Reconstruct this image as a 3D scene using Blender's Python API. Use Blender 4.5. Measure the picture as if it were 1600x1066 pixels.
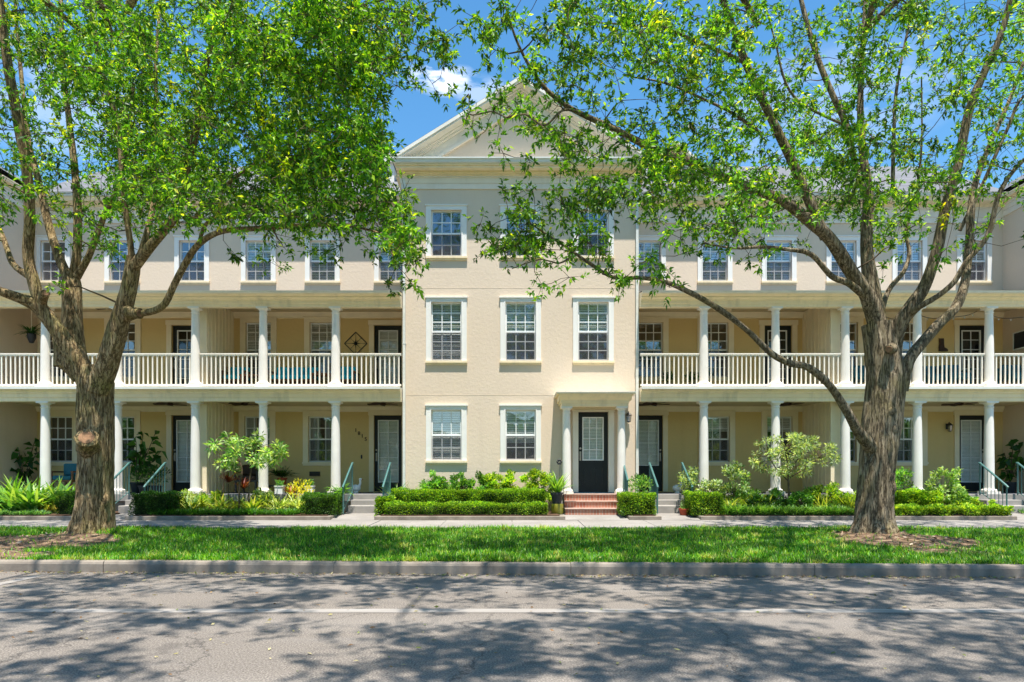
import bpy, bmesh, math, random
import numpy as np
from mathutils import Vector, Matrix

random.seed(7)
rng = np.random.default_rng(11)
R = math.radians
PI = math.pi
for o in list(bpy.data.objects):
    bpy.data.objects.remove(o)
scene = bpy.context.scene
COL = scene.collection

# ------------------------------------------------------------------ camera
EYE = 1.25
cam_d = bpy.data.cameras.new("camera")
cam_d.sensor_width = 36.0
cam_d.lens = 24.0
cam_d.shift_y = 0.1325
cam_d.clip_end = 3000
cam_d.clip_start = 0.05
cam = bpy.data.objects.new("camera", cam_d)
COL.objects.link(cam)
cam.location = (0, 0, EYE)
cam.rotation_euler = (R(90), 0, 0)
scene.camera = cam

# ------------------------------------------------------------------ sky and sun
SUN_EL, SUN_AZ = 75.0, 12.0        # azimuth measured from straight behind the camera, to the right
SUN_DIR = Vector((math.sin(R(SUN_AZ)) * math.cos(R(SUN_EL)), -math.cos(R(SUN_AZ)) * math.cos(R(SUN_EL)), math.sin(R(SUN_EL))))
world = bpy.data.worlds.new("World")
scene.world = world
world.use_nodes = True
wn, wl = world.node_tree.nodes, world.node_tree.links
wn.clear()
w_out = wn.new("ShaderNodeOutputWorld")
w_bg = wn.new("ShaderNodeBackground")
w_sky = wn.new("ShaderNodeTexSky")
w_sky.sky_type = 'NISHITA'
w_sky.sun_disc = False
w_sky.sun_elevation = R(SUN_EL)
w_sky.sun_rotation = math.atan2(SUN_DIR.x, SUN_DIR.y)
w_sky.air_density = 1.15
w_sky.dust_density = 0.3
w_sky.ozone_density = 3.0
w_bg.inputs['Strength'].default_value = 0.12
# a few small fair-weather clouds
w_geo = wn.new("ShaderNodeTexCoord")
def wvec(px, py):
    v = Vector(((px - 800), 1067, 745 - py)); v.normalize(); return v
clouds = [((690, 122), 0.048, 0.78), ((752, 142), 0.042, 0.28), ((1290, 170), 0.16, 0.16), ((60, 150), 0.14, 0.22)]
mp = wn.new("ShaderNodeMapping"); mp.inputs['Scale'].default_value = (1, 1, 3.0)
wl.new(w_geo.outputs['Generated'], mp.inputs['Vector'])
nz = wn.new("ShaderNodeTexNoise"); nz.inputs['Scale'].default_value = 16.0; nz.inputs['Detail'].default_value = 7; nz.inputs['Roughness'].default_value = .6
wl.new(mp.outputs[0], nz.inputs['Vector'])
def wmath(op, a=None, b=None, c=None):
    n = wn.new("ShaderNodeMath"); n.operation = op; n.use_clamp = False
    for i, x in enumerate((a, b, c)):
        if x is None: continue
        if isinstance(x, (int, float)): n.inputs[i].default_value = x
        else: wl.new(x, n.inputs[i])
    return n.outputs[0]
tot = None
for (p, rad, amt) in clouds:
    v = wvec(*p)
    sb = wn.new("ShaderNodeVectorMath"); sb.operation = 'SUBTRACT'
    wl.new(w_geo.outputs['Generated'], sb.inputs[0]); sb.inputs[1].default_value = v
    ml = wn.new("ShaderNodeVectorMath"); ml.operation = 'MULTIPLY'
    wl.new(sb.outputs[0], ml.inputs[0]); ml.inputs[1].default_value = (1, 1, 2.4)
    ln = wn.new("ShaderNodeVectorMath"); ln.operation = 'LENGTH'
    wl.new(ml.outputs[0], ln.inputs[0])
    fall = wmath('SUBTRACT', 1.0, wmath('DIVIDE', ln.outputs['Value'], rad))
    f2 = wmath('MAXIMUM', fall, 0.0)
    nn = wmath('MULTIPLY_ADD', nz.outputs[0], 4.5, -1.65)
    t = wmath('MULTIPLY', wmath('MULTIPLY', f2, wmath('MAXIMUM', nn, 0.0)), amt * 3.0)
    t = wmath('MINIMUM', t, amt)
    tot = t if tot is None else wmath('MAXIMUM', tot, t)
hs = wn.new("ShaderNodeHueSaturation"); hs.inputs['Saturation'].default_value = 1.26; hs.inputs['Value'].default_value = 1.0; hs.inputs['Hue'].default_value = .493
wl.new(w_sky.outputs[0], hs.inputs['Color'])
mx = wn.new("ShaderNodeMixRGB"); mx.inputs[2].default_value = (7.0, 7.3, 7.8, 1)
wl.new(tot, mx.inputs[0]); wl.new(hs.outputs[0], mx.inputs[1])
wl.new(mx.outputs[0], w_bg.inputs['Color'])
wl.new(w_bg.outputs[0], w_out.inputs['Surface'])

sun_d = bpy.data.lights.new("sun", 'SUN')
sun_d.energy = 5.0
sun_d.angle = R(0.53)
sun_d.color = (1.0, 0.945, 0.865)
sun = bpy.data.objects.new("sun", sun_d)
COL.objects.link(sun)
sun.rotation_euler = SUN_DIR.to_track_quat('Z', 'Y').to_euler()
sun.location = (0, 0, 30)

vs = scene.view_settings
vs.view_transform = 'Standard'; vs.look = 'None'; vs.gamma = 1.0; vs.use_curve_mapping = False
vs.exposure = 0.90
scene.cycles.max_bounces = 8
scene.cycles.transparent_max_bounces = 16
scene.cycles.transmission_bounces = 4
scene.cycles.diffuse_bounces = 5
scene.cycles.glossy_bounces = 3
scene.cycles.caustics_reflective = False
scene.cycles.caustics_refractive = False

# ------------------------------------------------------------------ helpers
def X(px, d): return (px - 800) / 1067.0 * d
def Z(py, d): return EYE + (745 - py) / 1067.0 * d
def W(px, py, d): return Vector((X(px, d), d, Z(py, d)))
ORG = {}
def origin(o):
    return ORG.get(o.name, Vector((0, 0, 0))) if o else Vector((0, 0, 0))

def thing(name, label, cat, loc=(0, 0, 0), group=None, rotz=0):
    o = bpy.data.objects.new(name, None)
    o.empty_display_size = .2
    COL.objects.link(o)
    o.location = loc; o.rotation_euler = (0, 0, rotz)
    o['label'] = label; o['category'] = cat
    if group: o['group'] = group
    ORG[o.name] = Vector(loc)
    return o
def tag(o, label, cat, group=None, kind=None):
    o['label'] = label; o['category'] = cat
    if group: o['group'] = group
    if kind: o['kind'] = kind
    return o

def link_mesh(name, me, parent, m, label=None):
    o = bpy.data.objects.new(name, me)
    COL.objects.link(o)
    if m is not None: me.materials.append(m)
    if parent is not None:
        o.parent = parent
        ORG[o.name] = origin(parent)
    if label: o['label'] = label
    return o

class MB:
    def __init__(s): s.v = []; s.f = []
    def add(s, vs, fs):
        n = len(s.v); s.v += [tuple(v) for v in vs]; s.f += [tuple(i + n for i in f) for f in fs]
        return s
    def box(s, x0, x1, y0, y1, z0, z1):
        v = [(x0, y0, z0), (x1, y0, z0), (x1, y1, z0), (x0, y1, z0), (x0, y0, z1), (x1, y0, z1), (x1, y1, z1), (x0, y1, z1)]
        return s.add(v, [(0, 3, 2, 1), (4, 5, 6, 7), (0, 1, 5, 4), (1, 2, 6, 5), (2, 3, 7, 6), (3, 0, 4, 7)])
    def obox(s, c, half, rot):
        """oriented box: centre, half sizes, 3x3 matrix"""
        v = []
        for dz in (-1, 1):
            for dx, dy in ((-1, -1), (1, -1), (1, 1), (-1, 1)):
                v.append(Vector(c) + rot @ Vector((dx * half[0], dy * half[1], dz * half[2])))
        return s.add(v, [(0, 3, 2, 1), (4, 5, 6, 7), (0, 1, 5, 4), (1, 2, 6, 5), (2, 3, 7, 6), (3, 0, 4, 7)])
    def bar(s, a, b, w, h):
        a = Vector(a); b = Vector(b); d = (b - a); L = d.length; d.normalize()
        up = Vector((0, 0, 1)) if abs(d.z) < .95 else Vector((0, 1, 0))
        x = d.cross(up).normalized(); z = x.cross(d).normalized()
        m = Matrix((x, d, z)).transposed()
        return s.obox((a + b) / 2, (w / 2, L / 2, h / 2), m)
    def px(s, prof, x0, x1):
        """closed (y,z) profile extruded along x"""
        n = len(prof)
        v = [(x0, y, z) for y, z in prof] + [(x1, y, z) for y, z in prof]
        f = [(i, (i + 1) % n, (i + 1) % n + n, i + n) for i in range(n)]
        f += [tuple(range(n))[::-1], tuple(range(n, 2 * n))]
        return s.add(v, f)
    def py(s, prof, y0, y1):
        n = len(prof)
        v = [(x, y0, z) for x, z in prof] + [(x, y1, z) for x, z in prof]
        f = [(i, (i + 1) % n, (i + 1) % n + n, i + n) for i in range(n)]
        f += [tuple(range(n))[::-1], tuple(range(n, 2 * n))]
        return s.add(v, f)
    def pz(s, prof, z0, z1):
        n = len(prof)
        v = [(x, y, z0) for x, y in prof] + [(x, y, z1) for x, y in prof]
        f = [(i, (i + 1) % n, (i + 1) % n + n, i + n) for i in range(n)]
        f += [tuple(range(n))[::-1], tuple(range(n, 2 * n))]
        return s.add(v, f)
    def lathe(s, cx, cy, prof, n=24, cap=True):
        v = []
        for r, z in prof:
            for k in range(n):
                a = 2 * PI * k / n
                v.append((cx + r * math.cos(a), cy + r * math.sin(a), z))
        f = []
        for i in range(len(prof) - 1):
            for k in range(n):
                k2 = (k + 1) % n
                f.append((i * n + k, i * n + k2, (i + 1) * n + k2, (i + 1) * n + k))
        if cap:
            f.append(tuple(range(n))[::-1]); f.append(tuple(range((len(prof) - 1) * n, len(prof) * n)))
        return s.add(v, f)
    def tube(s, pts, rad, n=8, cap=True, noise=None):
        pts = [Vector(p) for p in pts]
        m = len(pts)
        t0 = (pts[1] - pts[0]).normalized()
        ref = Vector((0, 1, 0)) if abs(t0.y) < .9 else Vector((1, 0, 0))
        u = t0.cross(ref).normalized()
        v = []
        for i in range(m):
            t = (pts[min(i + 1, m - 1)] - pts[max(i - 1, 0)])
            if t.length < 1e-9: t = t0.copy()
            t.normalize()
            u = (u - t * u.dot(t))
            if u.length < 1e-6: u = t.cross(Vector((1, 0, 0)))
            u.normalize()
            w = t.cross(u)
            r = rad[i] if not isinstance(rad, (int, float)) else rad
            for k in range(n):
                a = 2 * PI * k / n
                rr = r
                if noise: rr = r * (1 + noise(pts[i], a, r))
                v.append(pts[i] + (u * math.cos(a) + w * math.sin(a)) * rr)
        f = []
        for i in range(m - 1):
            for k in range(n):
                k2 = (k + 1) % n
                f.append((i * n + k, i * n + k2, (i + 1) * n + k2, (i + 1) * n + k))
        if cap:
            f.append(tuple(range(n))[::-1]); f.append(tuple(range((m - 1) * n, m * n)))
        return s.add(v, f)
    def ell(s, c, r, n=16, m=10, jit=0):
        v = []; f = []
        for i in range(m + 1):
            th = PI * i / m
            for k in range(n):
                a = 2 * PI * k / n
                q = 1 + (random.uniform(-jit, jit) if jit else 0)
                v.append((c[0] + r[0] * q * math.sin(th) * math.cos(a), c[1] + r[1] * q * math.sin(th) * math.sin(a), c[2] + r[2] * q * math.cos(th)))
        for i in range(m):
            for k in range(n):
                k2 = (k + 1) % n
                f.append((i * n + k, (i + 1) * n + k, (i + 1) * n + k2, i * n + k2))
        return s.add(v, f)
    def build(s, name, m, parent=None, smooth=False, bevel=0, label=None, base=None):
        org = origin(parent)
        own = None
        if parent is None:
            if base is None:
                xs = [p[0] for p in s.v]; ys = [p[1] for p in s.v]; zs = [p[2] for p in s.v]
                base = ((min(xs) + max(xs)) / 2, (min(ys) + max(ys)) / 2, min(zs))
            org = Vector(base); own = org
        me = bpy.data.meshes.new(name)
        me.from_pydata([(a - org.x, b - org.y, c - org.z) for a, b, c in s.v], [], s.f)
        if smooth:
            for p in me.polygons: p.use_smooth = True
        me.update()
        o = link_mesh(name, me, parent, m, label)
        if own is not None:
            o.location = own; ORG[o.name] = Vector(own)
        if smooth:
            try:
                bm = bmesh.new(); bm.from_mesh(me)
                for e in bm.edges:
                    if len(e.link_faces) == 2 and e.calc_face_angle(0) > R(40): e.smooth = False
                bm.to_mesh(me); bm.free()
            except Exception: pass
        if bevel:
            b = o.modifiers.new("bevel", 'BEVEL'); b.width = bevel; b.segments = 2; b.limit_method = 'ANGLE'; b.angle_limit = R(50)
        return o

# ------------------------------------------------------------------ materials
def new_mat(name):
    m = bpy.data.materials.new(name); m.use_nodes = True
    nt = m.node_tree; nt.nodes.clear()
    out = nt.nodes.new("ShaderNodeOutputMaterial")
    return m, nt, out
def N(nt, t, **kw):
    n = nt.nodes.new(t)
    for k, v in kw.items():
        if k in n.inputs: n.inputs[k].default_value = v
        else: setattr(n, k, v)
    return n
def c4(c): return (c[0], c[1], c[2], 1)
def mixc(nt, fac, a, b, mode='MIX'):
    n = nt.nodes.new("ShaderNodeMixRGB"); n.blend_type = mode
    for i, x in ((0, fac), (1, a), (2, b)):
        if isinstance(x, (int, float)): n.inputs[i].default_value = x
        elif isinstance(x, tuple): n.inputs[i].default_value = c4(x)
        else: nt.links.new(x, n.inputs[i])
    return n.outputs[0]
def ramp(nt, src, stops):
    n = nt.nodes.new("ShaderNodeValToRGB")
    nt.links.new(src, n.inputs[0])
    e = n.color_ramp.elements
    while len(e) < len(stops): e.new(.5)
    for i, (p, c) in enumerate(stops):
        e[i].position = p
        e[i].color = c4(c) if not isinstance(c, (int, float)) else (c, c, c, 1)
    return n.outputs[0]
def noise(nt, scale, detail=4, rough=.55, stretch=None, coord='Object'):
    tc = nt.nodes.new("ShaderNodeTexCoord")
    src = tc.outputs[coord]
    if stretch:
        mpn = nt.nodes.new("ShaderNodeMapping"); mpn.inputs['Scale'].default_value = stretch
        nt.links.new(src, mpn.inputs[0]); src = mpn.outputs[0]
    n = N(nt, "ShaderNodeTexNoise", Scale=scale, Detail=detail, Roughness=rough)
    nt.links.new(src, n.inputs['Vector'])
    return n.outputs[0]
def paint(name, base, rough=.55, var=.08, scale=2.0, bump=.0, bscale=60, dirt=None, dstretch=None, spec=.3, stretch=None, bdist=.004):
    m, nt, out = new_mat(name)
    b = N(nt, "ShaderNodeBsdfPrincipled", Roughness=rough)
    b.inputs['Specular IOR Level'].default_value = spec
    d = tuple(max(0, x * (1 - var)) for x in base); l = tuple(min(1, x * (1 + var)) for x in base)
    c = ramp(nt, noise(nt, scale, 5, .6, stretch), [(.3, d), (.7, l)])
    if dirt:
        c = mixc(nt, ramp(nt, noise(nt, 1.3, 6, .65, dstretch), [(.5, 0), (.75, .55)]), c, dirt)
    nt.links.new(c, b.inputs['Base Color'])
    if bump:
        bp = N(nt, "ShaderNodeBump", Strength=bump, Distance=bdist)
        nt.links.new(noise(nt, bscale, 4, .6), bp.inputs['Height'])
        nt.links.new(bp.outputs[0], b.inputs['Normal'])
    nt.links.new(b.outputs[0], out.inputs[0])
    return m

M = {}
def stucco(name, base):
    m, nt, out = new_mat(name)
    b = N(nt, "ShaderNodeBsdfPrincipled", Roughness=.85)
    b.inputs['Specular IOR Level'].default_value = .15
    c = ramp(nt, noise(nt, .9, 5, .6), [(.3, tuple(x * .955 for x in base)), (.7, tuple(min(1, x * 1.03) for x in base))])
    c = mixc(nt, ramp(nt, noise(nt, 26, 3, .6), [(.35, 0.0), (.65, .12)]), c, tuple(x * .72 for x in base))
    st = ramp(nt, noise(nt, 1.0, 5, .6, (2.6, 2.6, .32)), [(.56, 0.0), (.80, .22)])
    c = mixc(nt, st, c, tuple(x * y for x, y in zip(base, (.68, .66, .62))))
    c = mixc(nt, ramp(nt, noise(nt, .45, 3, .5), [(.45, 0.0), (.62, .22)]), c, tuple(x * y for x, y in zip(base, (.86, .84, .78))))
    nt.links.new(c, b.inputs['Base Color'])
    bp = N(nt, "ShaderNodeBump", Strength=.6, Distance=.012)
    nt.links.new(noise(nt, 13, 7, .66), bp.inputs['Height'])
    nt.links.new(bp.outputs[0], b.inputs['Normal'])
    nt.links.new(b.outputs[0], out.inputs[0])
    return m
M['stucco'] = stucco("stucco", (.75, .615, .475))
M['porch_shade_stucco'] = stucco("porch_shade_stucco", (.76, .565, .26))  # facade stucco for the porch walls, yellow cast of their shade put into the colour
M['trim'] = paint("trim_paint", (.82, .76, .66), .5, .04, 3, .15, 30, dirt=(.62, .57, .46), dstretch=(2, 2, .5))
M['casing'] = paint("casing_paint", (.82, .80, .75), .5, .03, 3, .1, 40)
M['porch_trim'] = paint("porch_trim_paint", (.88, .76, .54), .5, .05, 3, .1, 40)
M['entab'] = paint("entablature_paint", (.93, .77, .52), .55, .05, 2.5, .15, 30, dirt=(.55, .47, .33), dstretch=(3, 3, .4))
M['column'] = paint("column_paint", (.84, .79, .72), .55, .04, 4, .12, 40, dirt=(.66, .62, .55), dstretch=(1, 1, .5))
M['rail'] = paint("rail_paint", (.84, .78, .67), .45, .03, 4)
M['ceiling'] = paint("porch_ceiling_paint", (.62, .50, .30), .7, .06, 2)
M['gutter'] = paint("gutter_paint", (.72, .72, .66), .35, .05, 3, spec=.5, dirt=(.45, .45, .38), dstretch=(.6, 4, 4))
M['sash'] = paint("sash_paint", (.86, .87, .86), .4, .02, 4)
M['door'] = paint("door_paint", (.018, .022, .022), .45, .1, 5, spec=.3)
M['threshold'] = paint("threshold_slate", (.26, .29, .32), .6, .12, 8)
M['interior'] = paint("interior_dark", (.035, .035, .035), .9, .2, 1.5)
M['blind'] = paint("blind_slats", (.90, .90, .87), .6, .05, 6)
M['curtain'] = paint("curtain_cloth", (.52, .54, .54), .8, .25, 3, stretch=(9, 9, .4))
M['rail_green'] = paint("teal_railing_paint", (.07, .17, .16), .4, .15, 6, spec=.5)
M['black_metal'] = paint("black_metal", (.02, .02, .02), .4, .2, 6, spec=.5)
M['dark_brown'] = paint("dark_brown", (.05, .025, .015), .6, .2, 6)
M['brass'] = paint("brushed_metal", (.5, .47, .4), .3, .1, 9, spec=.8)
M['wood'] = paint("brown_wood", (.20, .09, .045), .5, .25, 9, stretch=(.6, 6, 6))
M['teal_cloth'] = paint("turquoise_cushion", (.02, .50, .66), .8, .12, 7)
M['dark_teal'] = paint("dark_teal_plastic", (.015, .13, .17), .5, .15, 7)
M['terracotta'] = paint("terracotta", (.42, .08, .035), .7, .18, 9, .2, 40)
M['dark_pot'] = paint("charcoal_pot", (.03, .032, .035), .55, .2, 8)
M['white_pot'] = paint("white_planter_paint", (.74, .75, .72), .5, .06, 8)
M['olive_pot'] = paint("olive_glazed_pot", (.30, .28, .03), .35, .2, 8, spec=.6)
M['soil'] = paint("potting_soil", (.05, .03, .02), .95, .4, 30, .5, 60)
M['cutwood'] = paint("pruned_wood", (.25, .14, .075), .9, .45, 14, .8, 40)

def glass_mat(name, refl, tint):
    m, nt, out = new_mat(name)
    gl = N(nt, "ShaderNodeBsdfGlossy", Roughness=.03); gl.inputs[0].default_value = (.9, .95, 1, 1)
    tr = N(nt, "ShaderNodeBsdfTransparent"); tr.inputs[0].default_value = c4(tint)
    bp = N(nt, "ShaderNodeBump", Strength=.25, Distance=.02)
    nt.links.new(noise(nt, 2.2, 2, .5), bp.inputs['Height'])
    nt.links.new(bp.outputs[0], gl.inputs['Normal'])
    mxs = nt.nodes.new("ShaderNodeMixShader"); mxs.inputs[0].default_value = refl
    nt.links.new(tr.outputs[0], mxs.inputs[1]); nt.links.new(gl.outputs[0], mxs.inputs[2])
    nt.links.new(mxs.outputs[0], out.inputs[0])
    return m
M['glass'] = glass_mat("window_glass", .22, (.92, .95, .95))
M['door_glass'] = glass_mat("door_glass", .08, (.92, .95, .94))
M['screen'] = None
def screen_mat():
    m, nt, out = new_mat("insect_screen_mesh")
    df = N(nt, "ShaderNodeBsdfDiffuse"); df.inputs[0].default_value = (.10, .10, .12, 1)
    tr = N(nt, "ShaderNodeBsdfTransparent")
    mxs = nt.nodes.new("ShaderNodeMixShader"); mxs.inputs[0].default_value = .38
    nt.links.new(tr.outputs[0], mxs.inputs[1]); nt.links.new(df.outputs[0], mxs.inputs[2])
    nt.links.new(mxs.outputs[0], out.inputs[0])
    return m
M['screen'] = screen_mat()

def asphalt():
    m, nt, out = new_mat("asphalt")
    b = N(nt, "ShaderNodeBsdfPrincipled", Roughness=.85); b.inputs['Specular IOR Level'].default_value = .2
    c = ramp(nt, noise(nt, 75, 3, .75), [(.30, (.062, .052, .042)), (.48, (.18, .155, .131)), (.68, (.44, .383, .327))])
    c = mixc(nt, ramp(nt, noise(nt, .55, 5, .6), [(.35, 0.0), (.7, .35)]), c, (.13, .118, .108))
    c = mixc(nt, ramp(nt, noise(nt, 1.0, 4, .6, (.25, 3, 1)), [(.55, 0.0), (.75, .22)]), c, (.27, .25, .23))
    tcw = nt.nodes.new("ShaderNodeTexCoord"); sp = nt.nodes.new("ShaderNodeSeparateXYZ"); nt.links.new(tcw.outputs['Object'], sp.inputs[0])
    wv = nt.nodes.new("ShaderNodeMath"); wv.operation = 'SINE'
    mu_ = nt.nodes.new("ShaderNodeMath"); mu_.operation = 'MULTIPLY_ADD'; mu_.inputs[1].default_value = 3.4; mu_.inputs[2].default_value = .6
    nt.links.new(sp.outputs['Y'], mu_.inputs[0]); nt.links.new(mu_.outputs[0], wv.inputs[0])
    trk = ramp(nt, wv.outputs[0], [(.2, 0.0), (1.0, .16)])
    c = mixc(nt, trk, c, (.36, .33, .30))
    c = mixc(nt, ramp(nt, noise(nt, 1.7, 3, .5), [(.66, 0.0), (.70, .45)]), c, (.09, .08, .072))
    # thin meandering cracks
    tc = nt.nodes.new("ShaderNodeTexCoord")
    vo = nt.nodes.new("ShaderNodeTexVoronoi"); vo.feature = 'DISTANCE_TO_EDGE'; vo.inputs['Scale'].default_value = .42
    wp = N(nt, "ShaderNodeTexNoise", Scale=1.6, Detail=6, Roughness=.7)
    nt.links.new(tc.outputs['Object'], wp.inputs['Vector'])
    addv = nt.nodes.new("ShaderNodeMixRGB"); addv.blend_type = 'ADD'; addv.inputs[0].default_value = .7
    nt.links.new(tc.outputs['Object'], addv.inputs[1]); nt.links.new(wp.outputs['Color'], addv.inputs[2])
    nt.links.new(addv.outputs[0], vo.inputs['Vector'])
    crack = ramp(nt, vo.outputs['Distance'], [(.0, .65), (.007, 0)])
    c = mixc(nt, crack, c, (.035, .033, .033))
    nt.links.new(c, b.inputs['Base Color'])
    bp = N(nt, "ShaderNodeBump", Strength=.9, Distance=.008)
    nt.links.new(noise(nt, 120, 3, .7), bp.inputs['Height'])
    nt.links.new(bp.outputs[0], b.inputs['Normal'])
    nt.links.new(b.outputs[0], out.inputs[0])
    return m
M['asphalt'] = asphalt()
def worn_paint():
    m, nt, out = new_mat("road_marking_paint")
    b = N(nt, "ShaderNodeBsdfPrincipled", Roughness=.7)
    c = ramp(nt, noise(nt, 110, 3, .7), [(.34, (.20, .185, .17)), (.46, (.42, .40, .38)), (.7, (.52, .50, .48))])
    c = mixc(nt, ramp(nt, noise(nt, 2.0, 5, .7, (.6, 6, 1)), [(.34, .45), (.56, .95)]), c, (.27, .24, .21))
    nt.links.new(c, b.inputs['Base Color']); nt.links.new(b.outputs[0], out.inputs[0])
    return m
M['marking'] = worn_paint()
def concrete(name, base, dark, sc=1.5):
    m, nt, out = new_mat(name)
    b = N(nt, "ShaderNodeBsdfPrincipled", Roughness=.85); b.inputs['Specular IOR Level'].default_value = .2
    c = ramp(nt, noise(nt, sc, 6, .65), [(.3, dark), (.65, base)])
    c = mixc(nt, ramp(nt, noise(nt, 55, 3, .6), [(.4, 0.0), (.7, .35)]), c, tuple(x * .6 for x in base))
    nt.links.new(c, b.inputs['Base Color'])
    bp = N(nt, "ShaderNodeBump", Strength=.4, Distance=.004)
    nt.links.new(noise(nt, 70, 4, .6), bp.inputs['Height']); nt.links.new(bp.outputs[0], b.inputs['Normal'])
    nt.links.new(b.outputs[0], out.inputs[0])
    return m
M['kerb'] = concrete("kerb_concrete", (.33, .28, .225), (.15, .125, .10), 2.6)
M['sidewalk'] = concrete("sidewalk_concrete", (.32, .295, .27), (.22, .203, .183), 1.2)
M['step'] = concrete("step_concrete", (.40, .37, .34), (.25, .235, .215), 1.8)
M['porch_floor'] = concrete("porch_floor_paint", (.16, .16, .17), (.10, .10, .11), 1.8)
M['earth'] = concrete("bare_earth", (.29, .20, .13), (.13, .085, .055), 4.5)
M['mulch'] = concrete("mulch", (.13, .075, .045), (.05, .028, .018), 9)
M['lawn_soil'] = concrete("lawn_soil", (.07, .11, .022), (.035, .06, .012), 5)
M['far_ground'] = concrete("far_ground", (.12, .14, .06), (.08, .10, .04), .1)
def brick():
    m, nt, out = new_mat("brick_steps")
    b = N(nt, "ShaderNodeBsdfPrincipled", Roughness=.8)
    tc = nt.nodes.new("ShaderNodeTexCoord")
    mpn = nt.nodes.new("ShaderNodeMapping"); mpn.inputs['Rotation'].default_value = (R(90), 0, 0)
    nt.links.new(tc.outputs['Object'], mpn.inputs[0])
    br = nt.nodes.new("ShaderNodeTexBrick")
    br.inputs['Scale'].default_value = 1.0; br.inputs['Brick Width'].default_value = .075; br.inputs['Row Height'].default_value = .165
    br.inputs['Mortar Size'].default_value = .006; br.offset = 0
    br.inputs['Color1'].default_value = (.34, .11, .065, 1); br.inputs['Color2'].default_value = (.47, .20, .13, 1); br.inputs['Mortar'].default_value = (.46, .38, .31, 1)
    nt.links.new(mpn.outputs[0], br.inputs['Vector'])
    c = mixc(nt, ramp(nt, noise(nt, 14, 5, .6), [(.45, 0.0), (.75, .4)]), br.outputs[0], (.50, .36, .28))
    nt.links.new(c, b.inputs['Base Color']); nt.links.new(b.outputs[0], out.inputs[0])
    return m
M['brick'] = brick()
def shingle():
    m, nt, out = new_mat("roof_shingles")
    b = N(nt, "ShaderNodeBsdfPrincipled", Roughness=.8)
    tc = nt.nodes.new("ShaderNodeTexCoord")
    br = nt.nodes.new("ShaderNodeTexBrick"); br.inputs['Scale'].default_value = 1
    br.inputs['Brick Width'].default_value = .3; br.inputs['Row Height'].default_value = .14; br.inputs['Mortar Size'].default_value = .006
    br.inputs['Color1'].default_value = (.11,.11,.12,1); br.inputs['Color2'].default_value = (.17,.17,.18,1); br.inputs['Mortar'].default_value = (.09,.09,.09,1)
    nt.links.new(tc.outputs['Object'], br.inputs['Vector'])
    nt.links.new(br.outputs[0], b.inputs['Base Color']); nt.links.new(b.outputs[0], out.inputs[0])
    return m
M['roof'] = shingle()
def bark(name, c1, c2, c3, moss):
    m, nt, out = new_mat(name)
    b = N(nt, "ShaderNodeBsdfPrincipled", Roughness=.9); b.inputs['Specular IOR Level'].default_value = .15
    f1 = noise(nt, 10, 8, .72, (2.0, 2.0, .40))
    c = ramp(nt, f1, [(.30, c1), (.48, c2), (.68, c3)])
    c = mixc(nt, ramp(nt, noise(nt, 2.2, 5, .65), [(.48, 0.0), (.70, .75)]), c, moss)
    c = mixc(nt, ramp(nt, noise(nt, 3.1, 4, .6, (1, 1, .6)), [(.60, 0.0), (.72, .55)]), c, tuple(min(1, x * 1.5) for x in c3))
    n2 = noise(nt, 7, 5, .62, (2.6, 2.6, .30))
    fur = ramp(nt, n2, [(.46, 0.0), (.494, .8), (.506, .8), (.54, 0.0)])
    c = mixc(nt, fur, c, tuple(x * .7 for x in c1))
    hgt = mixc(nt, fur, noise(nt, 16, 8, .72, (1.7, 1.7, .5)), (0.0, 0.0, 0.0))
    nt.links.new(c, b.inputs['Base Color'])
    bp = N(nt, "ShaderNodeBump", Strength=1.0, Distance=.045)
    nt.links.new(hgt, bp.inputs['Height']); nt.links.new(bp.outputs[0], b.inputs['Normal'])
    nt.links.new(b.outputs[0], out.inputs[0])
    return m
M['bark'] = bark("oak_bark", (.10, .066, .034), (.34, .235, .115), (.60, .46, .27), (.25, .23, .07))
M['bark2'] = bark("grey_oak_bark", (.085, .062, .040), (.27, .21, .13), (.52, .42, .29), (.26, .21, .085))
M['twig'] = paint("twig_bark", (.11, .075, .045), .9, .3, 9)
def leaf(name, trans=.42, rough=.45, tcol=(1.9, 1.8, .5)):
    m, nt, out = new_mat(name)
    at = nt.nodes.new("ShaderNodeAttribute"); at.attribute_name = "leafcol"
    b = N(nt, "ShaderNodeBsdfPrincipled", Roughness=rough); b.inputs['Specular IOR Level'].default_value = .35
    nt.links.new(at.outputs['Color'], b.inputs['Base Color'])
    tl = nt.nodes.new("ShaderNodeBsdfTranslucent")
    tc = mixc(nt, 1.0, at.outputs['Color'], tcol, 'MULTIPLY')
    nt.links.new(tc, tl.inputs[0])
    mxs = nt.nodes.new("ShaderNodeMixShader"); mxs.inputs[0].default_value = trans
    nt.links.new(b.outputs[0], mxs.inputs[1]); nt.links.new(tl.outputs[0], mxs.inputs[2])
    nt.links.new(mxs.outputs[0], out.inputs[0])
    return m
M['leaf'] = leaf("oak_leaf", .42)
M['blade'] = leaf("blade_leaf", .35)
M['dry'] = leaf("dry_leaf", .15, .7, (1, 1, 1))

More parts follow.
